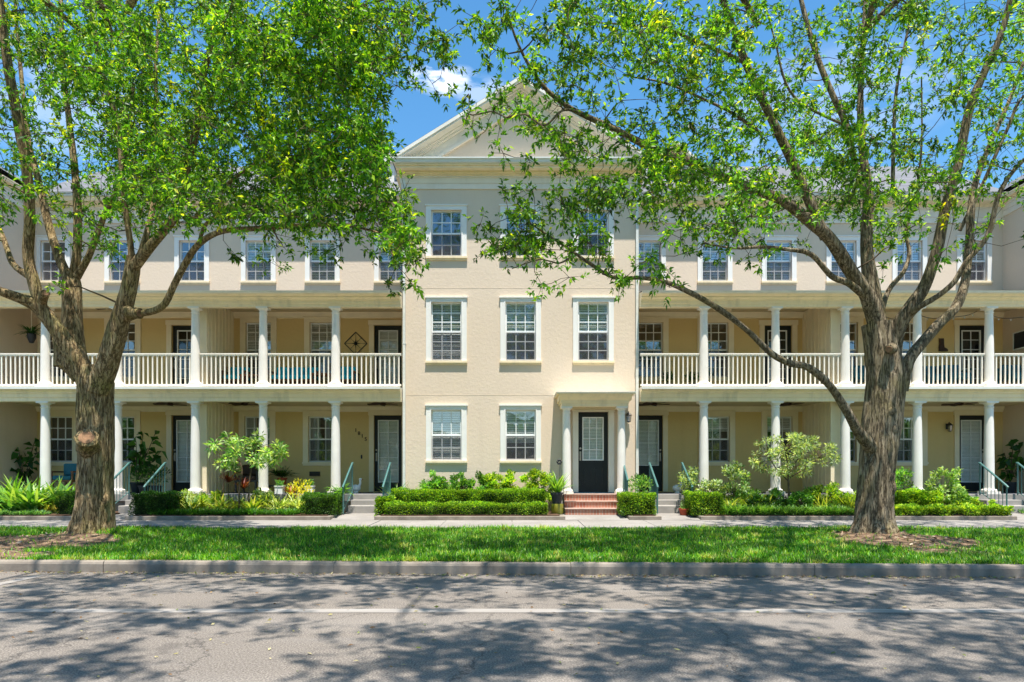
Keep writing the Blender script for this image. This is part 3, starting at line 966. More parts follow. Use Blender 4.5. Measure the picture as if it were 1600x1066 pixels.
# joists: vent box low on wall right of the portico
def flank_wins(c):
    return [(x, z0, z1, .79, rt, rb, bl) for x in c for (z0, z1, rt, rb, bl) in ((6.99, 8.20, 2, 2, 'full'), (4.27, 5.80, 3, 3, 'full'), (1.67, 2.99, 2, 2, 'full'))]
LX1, RX0 = -13.70, 14.16
main_block("townhouse", "gabled cream townhouse cut off by the left edge of the photo", LX1 - 6.16, LX1, flank_wins([LX1 - 1.15, LX1 - 3.08, LX1 - 5.0]))
main_block("townhouse", "gabled cream townhouse cut off by the right edge of the photo", RX0, RX0 + 6.16, flank_wins([RX0 + 1.15, RX0 + 3.08, RX0 + 5.0]))

# ------------------------------------------------------------------ porch houses
YW = 19.7; YC = 17.62
FL, FU = .80, 3.55
def porch_house(label, x0, x1, cols, ups, los, thirds, steps_x, party=None, dormers=()):
    """ups / los: ('w', x, blind) windows or ('d', x, handle) doors; thirds: (x, blind)"""
    cx = (x0 + x1) / 2
    h = thing("townhouse", label, "townhouse", (cx, YW, .3))
    holes_lo, holes_up = [], []
    DW = .80
    for k, x, *r in los:
        holes_lo.append((x - .365, x + .365, 1.67, 2.99) if k == 'w' else (x - DW / 2, x + DW / 2, FL + .02, 3.02))
    for k, x, *r in ups:
        holes_up.append((x - .365, x + .365, 4.12, 5.70) if k == 'w' else (x - DW / 2, x + DW / 2, FU + .02, 5.62))
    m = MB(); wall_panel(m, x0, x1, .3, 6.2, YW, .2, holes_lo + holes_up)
    m.build("porch_wall", M['porch_shade_stucco'], h)
    ht = [(x - .365, x + .365, 6.89, 8.06) for x, *r in thirds]
    m = MB(); wall_panel(m, x0, x1, 6.2, 8.56, YW, .2, ht)
    m.build("wall", M['stucco'], h)
    m = MB(); m.box(x0, x1, 26.8, 27, .3, 9.2); m.build('rear_wall', M['stucco'], h)
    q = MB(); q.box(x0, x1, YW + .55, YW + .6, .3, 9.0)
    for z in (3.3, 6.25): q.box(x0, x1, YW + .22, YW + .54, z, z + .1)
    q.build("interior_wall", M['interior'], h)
    # third-floor cornice
    fr = MB()
    for (a, b, p_) in ((8.56, 8.72, .035), (8.72, 8.95, .055), (8.95, 9.0, .09)): fr.box(x0, x1, YW - p_, YW + .2, a, b)
    fr.build("frieze", M['trim'], h)
    co = MB(); co.px([(YW + .2, 9.0), (YW - .12, 9.0), (YW - .16, 9.06), (YW - .36, 9.08), (YW - .40, 9.17), (YW + .2, 9.17)], x0, x1)
    co.build("cornice", M['entab'], h)
    gu = MB(); gu.px([(YW - .38, 9.17), (YW - .44, 9.185), (YW - .46, 9.26), (YW - .48, 9.28), (YW - .36, 9.28), (YW - .36, 9.17)], x0, x1)
    gu.build("gutter", M['gutter'], h)
    rf = MB(); rz = 9.28 + (23.6 - YW + .45) * .62
    rf.add([(x0, YW - .42, 9.27), (x1, YW - .42, 9.27), (x1, 23.6, rz), (x0, 23.6, rz), (x1, 27.6, 9.27), (x0, 27.6, 9.27)], [(0, 1, 2, 3), (3, 2, 4, 5)])
    roof = rf.build("roof", M['roof'], h)
    for dx in dormers:
        d = MB(); yd = YW + 1.15; zb = 9.9; ze = 10.85; w = .55
        wall_panel(d, dx - w, dx + w, zb, ze, yd, .08, [(dx - .3, dx + .3, zb + .25, ze - .12)])
        d.box(dx - w, dx - w + .08, yd + .08, yd + 2.6, zb, ze); d.box(dx + w - .08, dx + w, yd + .08, yd + 2.6, zb, ze)
        d.py([(dx - w, ze), (dx + w, ze), (dx, ze + .5)], yd + .02, yd + .1)
        d.box(dx - w - .12, dx + w + .12, yd - .10, yd + .02, ze - .02, ze + .07)
        for s_ in (-1, 1):
            d.add([(dx + s_ * (w + .16), yd - .12, ze + .02), (dx, yd - .12, ze + .62), (dx, yd + 3.2, ze + .62), (dx + s_ * (w + .16), yd + 3.2, ze + .02)], [(0, 1, 2, 3)])
            d.add([(dx + s_ * (w + .16), yd - .12, ze - .06), (dx, yd - .12, ze + .54), (dx, yd + 3.2, ze + .54), (dx + s_ * (w + .16), yd + 3.2, ze - .06)], [(3, 2, 1, 0)])
            d.add([(dx + s_ * (w + .16), yd - .12, ze - .06), (dx + s_ * (w + .16), yd - .12, ze + .02), (dx, yd - .12, ze + .62), (dx, yd - .12, ze + .54)], [(0, 1, 2, 3)])
        do = d.build("dormer", M['trim'], roof)
        gq = MB(); gq.box(dx - .3, dx + .3, yd + .05, yd + .07, zb + .25, ze - .12); gq.build("dormer_window", M['glass'], roof)
    # porch slabs
    m = MB(); m.box(x0, x1, 17.44, YW, .62, FL - .001); m.box(x0, x1, 17.52, YW, .2, .62)
    m.build("porch_floor", M['step'], h, bevel=.01)
    m = MB(); m.box(x0, x1, 17.47, YW - .01, FL, FL + .006); m.build("floor_paint", M['porch_floor'], h)
    m = MB()
    m.px([(17.38, FU - .05), (17.38, FU), (YW, FU), (YW, FU - .05)], x0, x1)
    m.build("balcony_floor", M['trim'], h)
    m = MB()
    bz = 3.185
    m.px([(17.72, bz), (17.53, bz), (17.53, bz + .10), (17.505, bz + .105), (17.505, bz + .20), (17.475, bz + .205), (17.475, bz + .235), (17.44, bz + .26), (17.40, bz + .268), (17.40, FU - .05), (17.72, FU - .05)], x0, x1)
    m.build("porch_beam", M['entab'], h)
    m = MB(); m.box(x0, x1, 17.34, 17.38, FU - .07, FU - .01); m.build("drip_edge", M['gutter'], h)
    m = MB(); m.box(x0, x1, 17.72, YW, 3.27, 3.30); m.build("porch_ceiling", M['ceiling'], h)
    m = MB(); m.box(x0, x1, 17.72, YW, 5.98, 6.02); m.build("porch_ceiling", M['ceiling'], h)
    m = MB(); m.px([(YW, 3.27), (YW - .09, 3.27), (YW - .07, 3.22), (YW - .03, 3.14), (YW, 3.12)], x0, x1)
    m.px([(YW, 5.98), (YW - .09, 5.98), (YW - .07, 5.94), (YW - .03, 5.84), (YW, 5.82)], x0, x1)
    m.build("crown_molding", M['porch_trim'], h)
    # upper entablature, gutter, roof
    bz = 5.615
    m = MB()
    m.px([(17.72, bz), (17.53, bz), (17.53, bz + .075), (17.505, bz + .08), (17.505, bz + .155), (17.475, bz + .16), (17.465, bz + .19), (17.40, bz + .205), (17.40, bz + .245), (17.36, bz + .25), (17.33, bz + .27), (17.33, 5.94), (17.72, 6.02)], x0, x1)
    m.build("porch_beam", M['entab'], h)
    m = MB(); m.px([(17.33, 5.90), (17.26, 5.905), (17.25, 5.94), (17.24, 5.955), (17.33, 5.955)], x0, x1)
    m.build("gutter", M['trim'], h)
    m = MB(); m.add([(x0, 17.30, 5.957), (x1, 17.30, 5.957), (x1, YW, 6.42), (x0, YW, 6.42)], [(0, 1, 2, 3)]); m.build("porch_roof", M['roof'], h)
    for c in cols:
        column(h, c, YC, FL, 3.185, .120); column(h, c, YC, FU, 5.615, .112)
    ed = sorted([x0] + list(cols) + [x1])
    for a, b in zip(ed[:-1], ed[1:]):
        a2 = a + (.125 if a in cols else .0); b2 = b - (.125 if b in cols else .0)
        if b2 - a2 > .3: railing(h, a2 + .003, b2 - .003, YC, FU, 4.43)
    if party:
        for (za, zb) in ((FL, 3.27), (FU, 5.98)):
            m = MB(); px0, px1 = party
            m.box(px0, px1, 17.92, YW, za, zb)
            x = 18.0
            while x < YW - .05:
                m.box(px0 - .016, px0, x, x + .05, za + .02, zb - .02); m.box(px1, px1 + .016, x, x + .05, za + .02, zb - .02)
                x += .22
            m.box(px0 - .04, px1 + .03, 17.86, 17.92, za, zb)
            m.build("party_wall", M['porch_trim'], h)
    for k, x, *r in los:
        if k == 'w': window(h, x, YW, 1.67, 2.99, .73, 2, 2, blind=r[0], casing='porch_trim', cas=.16)
        else: door(h, x, YW, FL + .02, 3.02, DW, (.34 if r[1] else .12, .10), cols=2, rows=5 if not r[1] else 4, blind=True, handle=r[0])
    for k, x, *r in ups:
        if k == 'w': window(h, x, YW, 4.12, 5.70, .73, 3, 3, blind=r[0], casing='porch_trim', cas=.16)
        else: door(h, x, YW, FU + .02, 5.62, DW, (.12, .12), cols=2, rows=6, blind=r[1], handle=r[0])
    for x, bl in thirds:
        window(h, x, YW, 6.89, 8.06, .73, 2, 2, blind=bl, cas=.135)
    if steps_x:
        a, b = steps_x
        m = MB(); m.px([(17.44, .2), (17.44, .665), (17.14, .665), (17.14, .53), (16.84, .53), (16.84, .2)], a, b)
        m.build("steps", M['step'], h, bevel=.012)
    return h
UL = X(404, YW); 
porch_house("inner left porch townhouse numbered 1815, beside the tall middle house", -8.25, MX0, [-8.25 + .0, -6.42, -4.55][1:] + [-8.17],
            [('w', X(404, YW), 'twothird'), ('w', X(504, YW), 'full'), ('d', X(606, YW), -1, True)],
            [('w', X(402, YW), 'curtain'), ('w', X(502, YW), 'curtain'), ('d', X(606, YW), -1, False)],
            [(X(404, YW), 'full'), (X(504, YW), 'full'), (X(612, YW), 'full')], (-4.05, -3.12), party=(-8.18, -8.02), dormers=(-4.15,))
porch_house("outer left porch townhouse behind the thick left tree trunk", LX1, -8.25, [-12.04, -10.18],
            [('w', X(88, YW), 'none'), ('w', X(192, YW), 'none'), ('d', X(290, YW), -1, False)],
            [('w', X(94, YW), 'none'), ('w', X(191, YW), 'none'), ('d', X(290, YW), -1, False)],
            [(X(83, YW), 'none'), (X(191, YW), 'none'), (X(300, YW), 'none')], (-9.72, -8.85))
porch_house("inner right porch townhouse between the middle house and the right tree", MX1, 8.60, [4.95, 6.80, 8.61 - .01],
            [('w', X(1016, YW), 'none'), ('w', X(1118, YW), 'none'), ('d', X(1216, YW), 1, False)],
            [('d', X(1014, YW), 1, True), ('w', X(1120, YW), 'quarter'), ('w', X(1218, YW), 'quarter')],
            [(X(1013, YW), 'full'), (X(1117, YW), 'full'), (X(1217, YW), 'full')], (3.50, 4.32), party=(8.38, 8.56), dormers=(5.0,))
porch_house("outer right porch townhouse behind the right tree trunk", 8.60, RX0, [10.46, 12.31],
            [('w', X(1320, YW), 'none'), ('w', X(1418, YW), 'none'), ('d', X(1520, YW), 1, False)],
            [('w', X(1318, YW), 'quarter'), ('w', X(1420, YW), 'curtain'), ('d', X(1520, YW), 1, False)],
            [(X(1318, YW), 'full'), (X(1421, YW), 'full'), (X(1522, YW), 'half')], (11.92, 12.85))

# ================================================================== STREET TREES
def densify(pts, step=.12):
    """pts: list of (Vector, radius) -> smooth dense polyline"""
    P = [p for p, r in pts]; Rr = [r for p, r in pts]
    out = []
    for i in range(len(P) - 1):
        p0 = P[max(i - 1, 0)]; p1 = P[i]; p2 = P[i + 1]; p3 = P[min(i + 2, len(P) - 1)]
        n = max(2, int((p2 - p1).length / step))
        for k in range(n):
            t = k / n
            q = .5 * ((2 * p1) + (p2 - p0) * t + (2 * p0 - 5 * p1 + 4 * p2 - p3) * t * t + (3 * p1 - p0 - 3 * p2 + p3) * t ** 3)
            out.append((q, Rr[i] + (Rr[i + 1] - Rr[i]) * t))
    out.append((P[-1], Rr[-1]))
    return out
def limb(spec, wig=.0):
    """spec: (px, py, depth, width_px)"""
    return [(W(px, py, d), .40 * w * d / 1067) for px, py, d, w in spec]

from mathutils import noise as mn
def bark_noise(p, a, r):
    v = Vector((p.x * 2.1 + math.cos(a) * 1.2, p.y * 2.1 + math.sin(a) * 1.2, p.z * .8))
    n1 = mn.noise(v * 1.3) * .16
    ridg = mn.noise(Vector((math.cos(a) * 5.5 + p.x, math.sin(a) * 5.5 + p.y, p.z * 1.8))) * .10 + abs(mn.noise(Vector((math.cos(a) * 11 + p.x, math.sin(a) * 11, p.z * 3.2)))) * .07
    return n1 * min(1, r / .2 + .35) + ridg

def grow_tree(name_label, trunk_spec, limbs, hidden_limbs, targets, stubs, barkm, root, rosette_n=7, leafL=.082):
    t = thing("street_tree", name_label, "tree", root)
    mb = MB()
    tp = densify(limb(trunk_spec), .05)
    bx, by, bz = tp[0][0]
    pts, rad = [], []
    for p, r in tp:
        pts.append(p); rad.append(r)
    # buttress flare
    phs = [random.uniform(0, 6.28) for _ in range(3)]
    def tn(p, a, r):
        h = p.z - bz
        fl = math.exp(-max(0, h) / .30)
        roots = fl * (.18 + .42 * max(0, math.sin(3 * a + phs[0])) ** 1.5 + .30 * max(0, math.sin(5 * a + phs[1])) ** 1.5)
        return bark_noise(p, a, r) * .8 + roots
    mb.tube(pts, rad, 56, True, tn)
    r0 = rad[0]
    for az, ln in ((-2.55, 1.25), (-1.75, .85), (-1.05, .75), (-.35, .85), (.9, .7), (2.3, .8), (3.0, .95)):
        h_ = Vector((math.cos(az), math.sin(az), 0)); q0 = Vector((bx, by, bz)); sd_ = Vector((-h_.y, h_.x, 0)) * random.uniform(-.12, .12)
        P_ = [(q0 + h_ * r0 * .35 + Vector((0, 0, .62)), r0 * .30), (q0 + h_ * r0 * .80 + Vector((0, 0, .30)), r0 * .34), (q0 + h_ * (r0 * 1.25) + Vector((0, 0, .07)), r0 * .30), (q0 + h_ * (r0 + ln * .45) + sd_ + Vector((0, 0, -.01)), r0 * .18), (q0 + h_ * (r0 + ln) + sd_ * 2 + Vector((0, 0, -.09)), r0 * .06)]
        dn = densify(P_, .05)
        mb.tube([a_ for a_, b_ in dn], [b_ for a_, b_ in dn], 14, True, bark_noise)
    for _ in range(9):
        k = int(random.uniform(.12, .95) * (len(pts) - 1)); a = random.uniform(PI * 1.05, PI * 1.95)
        q = pts[k] + Vector((math.cos(a), math.sin(a), 0)) * rad[k] * .82
        rr = random.uniform(.05, .11)
        kb = []
        mb.ell(tuple(q), (rr, rr * .8, rr * random.uniform(.9, 1.7)), 16, 10, .05)
    mb.build("trunk", barkm, t, smooth=True)
    lb = MB(); skel = []
    for p, r in tp[::3]:
        skel.append((p, r, True))
    for spec in limbs:
        d = densify(limb(spec), .09)
        n = 20 if d[0][1] > .07 else 12
        d = [(p_, r_ * (.84 if r_ < .17 else .92)) for p_, r_ in d]
        lb.tube([p for p, r in d], [r for p, r in d], n, True, bark_noise)
        for p, r in d[::2]: skel.append((p, r, False))
    for pts_ in hidden_limbs:
        d = densify([(Vector(p), r) for p, r in pts_], .15)
        lb.tube([p for p, r in d], [r for p, r in d], 10, True, bark_noise)
        for p, r in d[::2]: skel.append((p, r, False))
    lb.build("limb", barkm, t, smooth=True)
    if stubs:
        for (a, b, r) in stubs:
            sb = MB(); cw = MB()
            a = Vector(a); b = Vector(b)
            sb.tube([a, a.lerp(b, .5), a.lerp(b, .97), b], [r * 1.35, r * 1.1, r * 1.12, r], 18, True, bark_noise)
            d = (b - a).normalized()
            cw.tube([b + d * .001, b + d * .008], [r * .78, r * .72], 18, True)
            so = sb.build("pruned_stub", barkm, t, smooth=True)
            cw.build("cut_face", M['cutwood'], so)
    # twigs grown from the skeleton outwards to every leaf cluster
    sk = [s for s in skel if s[0].z > 2.6]
    NP = np.array([tuple(s[0]) for s in sk]); NR = [s[1] for s in sk]
    T = np.array(targets)
    d0 = np.array([np.min(np.sum((NP - q) ** 2, 1)) for q in T])
    order = np.argsort(d0)
    cap = len(NP) + 3 * len(T) + 10
    A = np.zeros((cap, 3)); A[:len(NP)] = NP; nn = len(NP); RR = NR + [0] * (cap - nn)
    tw = MB()
    for oi in order:
        q = T[oi]
        dd = A[:nn] - q
        dist = np.sum(dd * dd, 1) + np.maximum(0, dd[:, 2]) ** 2 * .8   # prefer parents below
        j = int(np.argmin(dist))
        a = Vector(A[j]); b = Vector(q); L = (b - a).length
        if L < .05: continue
        r0 = min(RR[j] * .55, .006 + .011 * L) + .002
        perp = Vector(rng.normal(size=3)) * L * .08
        m1 = a.lerp(b, .35) + perp - Vector((0, 0, .03 * L)); m2 = a.lerp(b, .7) + perp * .6 + Vector((0, 0, .04 * L))
        tw.tube([a, m1, m2, b], [r0, r0 * .8, r0 * .6, .004], 5 if r0 > .012 else 4, False)
        for m_, rr in ((m1, r0 * .8), (m2, r0 * .6), (b, .006)):
            A[nn] = m_; RR[nn] = max(rr, .007); nn += 1
    # leaf rosettes
    nT = len(T); K = rosette_n
    cen = np.repeat(T, K, axis=0)
    off = rand_dirs(nT * K, .05) * (rng.random((nT * K, 1)) ** .6) * .27
    rc = cen + off
    for i in range(0, nT * K):
        if i % 2 == 0:
            tw.tube([Vector(cen[i]), Vector(rc[i])], [.0045, .0025], 3, False)
    tw.build("twigs", M['twig'], t)
    per = 9
    lf = np.array([mn.noise(Vector((q[0] * .8, q[1] * .8, q[2] * .8))) for q in T])
    tone = np.clip(rng.normal(size=nT) * .22 + 1.0 + .6 * lf, .45, 1.7)
    rc8 = np.repeat(rc, per, axis=0)
    outd = np.repeat(unit(off + 1e-6), per, axis=0)
    d = unit(outd * .55 + rand_dirs(len(rc8), .0) * .9 + np.array([0, 0, -.12]))
    b = rc8 + rand_dirs(len(rc8)) * .02 - outd * rng.random((len(rc8), 1)) * .07
    col = leafcols(len(rc8), OAK, OAKW, .15) * np.repeat(np.repeat(tone, K), per)[:, None]
    yel = np.repeat(np.repeat((rng.random(nT) < .012), K), per)
    col[yel] = col[yel] * np.array([2.0, 1.35, .9]) + np.array([.10, .08, 0])
    L = rng.uniform(.6, 1.25, len(rc8)) * leafL
    ls = LeafSet(); ls.leaves(b, d, L, L * rng.uniform(.30, .46, len(rc8)), np.clip(col, 0, .8), flat=.35, droop=.12)
    ls.build("crown", M['leaf'], t)
    return t

# leaf density per 50-px cell of the picture, read off the photograph (0-9)
ROWS = [
 "89999999999962367887656565578644" ,
 "79999999999964146876655544775345",
 "58998999999841134766555554764345",
 "46889999998610122666555555665445",
 "36789999999700014766566667764345"[:32],
 "46789999999930001566677887875445"[:32],
 "56777789999950068876566656676543",
 "23344101234570079987345432242111",
 "01100000200130005643300010010000",
]
COV = {0: 0, 1: .10, 2: .24, 3: .40, 4: .58, 5: .80, 6: 1.05, 7: 1.4, 8: 1.9, 9: 2.5}
def cell_targets(x_lo, x_hi, dfun, leaf_area_per_cluster, rg):
    out = []
    for r, row in enumerate(ROWS):
        for c, ch in enumerate(row):
            px0 = c * 50
            if not (x_lo <= px0 < x_hi): continue
            lai = COV[int(ch)] * (2.15 if px0 < 700 else (1.2 if px0 < 1000 and r >= 5 else (2.15 if px0 >= 1000 else 1.7))) * ((.8 if r == 6 and px0 < 200 else .95) if r >= 6 else 1)
            if lai == 0: continue
            for half in ((0, 0), (0, 25), (25, 0), (25, 25)):
                da, db = dfun(px0 + 25, r * 50 + 25)
                dm = (da + db) / 2
                area = (25 * dm / 1067) ** 2
                nf = mn.noise(Vector(((px0 + half[0]) / 75, (r * 50 + half[1]) / 62, 5.5)))
                lam = lai * area / leaf_area_per_cluster * min(2.2, max(.25, 1 + 1.25 * nf))
                n = rg.poisson(lam)
                for _ in range(n):
                    d = rg.uniform(da, db)
                    if (px0 < 350 or px0 > 1150) and rg.random() < .62: d = rg.uniform(11.6, 14.3)
                    px = px0 + half[0] + rg.uniform(0, 25); py = r * 50 + half[1] + rg.uniform(0, 25)
                    out.append(tuple(W(px, py, d)))
    return out
# margins just outside the frame so the crowns do not end at the picture edge
def margin_targets(side, n, rg, da, db):
    out = []
    for _ in range(n):
        d = rg.uniform(da, db)
        px = rg.uniform(-330, 0) if side < 0 else rg.uniform(1600, 1900)
        out.append(tuple(W(px, rg.uniform(0, 380), d)))
    return out
# shade on the ground -> foliage higher up along the sun's direction, above the frame
SH_ROWS = [((895, 925), "6766667777888788"), ((925, 950), "7875663467887788"), ((950, 985), "7356100235565677"), ((985, 1020), "5300038999999999"), ((1020, 1066), "8920079999999999")]
SHC = {k: v for k, v in zip("0123456789", (0, .12, .3, .5, .7, 1.0, 1.35, 1.8, 2.3, 3.0))}
def shade_targets(x_lo, x_hi, leaf_area, rg, extra_lawn=.4):
    out = []
    def put(gx, gy, gz=0):
        for _ in range(8):
            zz = rg.uniform(7.2, 12.2)
            p = Vector((gx, gy, gz)) + SUN_DIR * ((zz - gz) / SUN_DIR.z)
            lim = EYE + .70 * p.y
            if p.z > lim + .55 and p.z < lim + 8.5:
                out.append(tuple(p)); return
    for (ya, yb), row in SH_ROWS:
        d0 = 1333.75 / (yb - 745); d1 = 1333.75 / (ya - 745)
        for c, ch in enumerate(row):
            dm = (d0 + d1) / 2
            gx0, gx1 = X(c * 100, dm), X(c * 100 + 100, dm)
            if not (x_lo <= (gx0 + gx1) / 2 < x_hi): continue
            area = (gx1 - gx0) * (d1 - d0)
            # clusters overlap strongly -> clumpy
            nclump = rg.poisson(SHC[ch] * area / leaf_area / 5)
            for _ in range(nclump):
                gx, gy = rg.uniform(gx0, gx1), rg.uniform(d0, d1)
                for _ in range(5): put(gx + rg.normal() * .22, gy + rg.normal() * .22)
    # lawn and the near road beyond the frame
    A = (x_hi - x_lo) * 5.2
    for _ in range(int(extra_lawn * A / leaf_area / 5)):
        gx, gy = rg.uniform(max(x_lo, -12), min(x_hi, 12)), rg.uniform(8.8, 13.6)
        for _ in range(5): put(gx + rg.normal() * .25, gy + rg.normal() * .25, .2)
    return out

LA = 6 * 8 * (.095 * .92) * (.095 * .92 * .38) * .5 * .75   # projected leaf area of one cluster
rg1 = np.random.default_rng(5)
# ---- left tree
LD = 12.0
l_trunk = [(142, 846, LD, 66), (144, 820, LD, 64), (147, 770, LD, 61), (149, 700, LD, 60), (149, 640, LD, 60), (150, 600, LD, 62), (150, 572, LD, 50)]
l_limbs = [
 [(148, 615, LD, 50), (128, 575, 11.95, 40), (100, 532, 11.8, 36), (75, 497, 11.7, 33), (58, 478, 11.65, 30), (30, 466, 11.5, 22), (0, 455, 11.3, 19), (-60, 430, 11, 14), (-140, 370, 10.5, 9)],
 [(66, 486, 11.65, 26), (52, 440, 11.6, 25), (44, 400, 11.6, 23), (46, 340, 11.5, 23), (42, 270, 11.4, 22), (28, 190, 11.3, 22), (12, 100, 11.1, 19), (0, 0, 11, 16), (-10, -120, 10.8, 11), (-10, -280, 10.5, 6)],
 [(46, 432, 11.6, 16), (20, 412, 11.7, 13), (4, 370, 11.9, 11), (-25, 300, 12.1, 8), (-60, 200, 12.3, 5)],
 [(142, 600, 12.1, 44), (118, 555, 12.15, 40), (112, 500, 12.25, 38), (112, 455, 12.3, 38), (110, 425, 12.35, 34)],
 [(108, 440, 12.35, 22), (92, 402, 12.4, 20), (75, 350, 12.5, 17), (62, 290, 12.6, 15), (45, 225, 12.7, 12), (35, 140, 12.8, 9), (25, 20, 13, 7), (20, -120, 13, 4)],
 [(112, 440, 12.3, 26), (120, 398, 12.3, 19), (121, 330, 12.3, 17), (116, 260, 12.4, 15), (108, 190, 12.5, 13), (98, 100, 12.6, 10), (95, 0, 12.7, 8), (90, -140, 12.7, 4)],
 [(120, 432, 12.3, 20), (138, 402, 12.2, 14), (150, 370, 12.1, 14), (165, 332, 12.0, 12), (184, 290, 11.8, 11), (200, 220, 11.6, 8), (208, 130, 11.4, 5)],
 [(152, 610, 11.9, 50), (168, 565, 11.8, 45), (182, 520, 11.7, 40), (196, 470, 11.6, 35), (206, 425, 11.55, 33), (208, 400, 11.5, 30)],
 [(206, 415, 11.5, 20), (204, 385, 11.45, 13), (196, 330, 11.4, 12), (191, 276, 11.3, 12), (184, 195, 11.2, 13), (162, 125, 11.0, 12), (148, 50, 10.8, 10), (135, -60, 10.6, 7), (130, -220, 10.4, 4)],
 [(210, 415, 11.5, 26), (235, 385, 11.35, 22), (268, 345, 11.2, 19), (280, 325, 11.15, 18), (283, 290, 11.1, 17), (302, 224, 10.9, 16), (316, 130, 10.7, 14), (335, 40, 10.4, 11), (350, -80, 10.1, 8), (350, -220, 9.9, 4)],
 [(214, 412, 11.6, 16), (228, 370, 11.7, 13), (242, 300, 11.9, 11), (245, 200, 12.1, 10), (243, 110, 12.3, 8), (250, 0, 12.5, 6), (255, -120, 12.6, 4)],
 [(198, 495, 11.6, 22), (220, 489, 11.4, 16), (240, 486, 11.3, 15), (258, 474, 11.2, 15), (272, 445, 11.1, 15), (288, 415, 11.0, 15), (310, 382, 10.8, 14), (345, 362, 10.6, 12), (400, 357, 10.3, 11), (470, 353, 10.1, 9), (540, 352, 9.9, 7), (600, 366, 9.7, 4)],
 [(310, 384, 10.8, 9), (322, 350, 10.8, 8), (355, 328, 10.6, 8), (400, 312, 10.3, 6), (470, 290, 10, 4), (560, 270, 9.8, 3)],
 [(300, 345, 11.1, 8), (340, 300, 10.8, 8), (400, 255, 10.5, 7), (470, 215, 10.3, 5), (540, 170, 10.0, 4), (600, 120, 9.8, 3)],
 [(316, 140, 10.7, 8), (370, 100, 10.2, 7), (440, 60, 9.8, 6), (520, 20, 9.5, 5), (600, 0, 9.2, 3)],
]
l_hidden = [
 [((-7.0, 11.9, 9.0), .05), ((-6.6, 10.2, 9.6), .05), ((-6.0, 8.0, 10.4), .045), ((-5.6, 5.5, 11), .035), ((-5.8, 3.4, 11), .03)],
 [((-7.6, 12.0, 9.1), .05), ((-8.6, 10.0, 9.8), .05), ((-9.0, 7.4, 10.6), .045), ((-8.6, 5.0, 10.8), .035), ((-8.2, 3.0, 10.6), .03)],
 [((-6.1, 10.8, 8.6), .06), ((-4.4, 9.6, 9.8), .06), ((-2.6, 8.0, 10.4), .05), ((-1.6, 6.8, 10.8), .03)],
]
def dl(px, py):
    far = max(0, (px - 330) / 300)
    return (8.3 - .2 * far, 12.6 - 2.0 * min(1, far))
tl = cell_targets(0, 700, dl, LA, rg1) + margin_targets(-1, 330, rg1, 9, 13.5) + shade_targets(-13, -.6, LA, rg1)
stubs = [((X(148, LD), 11.85, Z(700, LD)), (X(133, 11.55), 11.58, Z(684, 11.6)), .155),
         ((X(128, 12.05), 12.05, Z(584, 12.05)), (X(96, 12), 12.0, Z(560, 12)), .13),
         ((X(96, 12), 12.02, Z(572, 12)), (X(92, 12), 12.0, Z(522, 12)), .10),
         ((X(205, 11.6), 11.5, Z(490, 11.6)), (X(217, 11.3), 11.33, Z(489, 11.3)), .075),
         ((X(66, 11.6), 11.6, Z(470, 11.6)), (X(73, 11.45), 11.42, Z(459, 11.45)), .06)]
treeL = grow_tree("thick trunked shade tree on the left, with a sawn-off limb stub facing the street", l_trunk, l_limbs, l_hidden, tl, stubs, M['bark'], (X(145, LD), LD, .2))

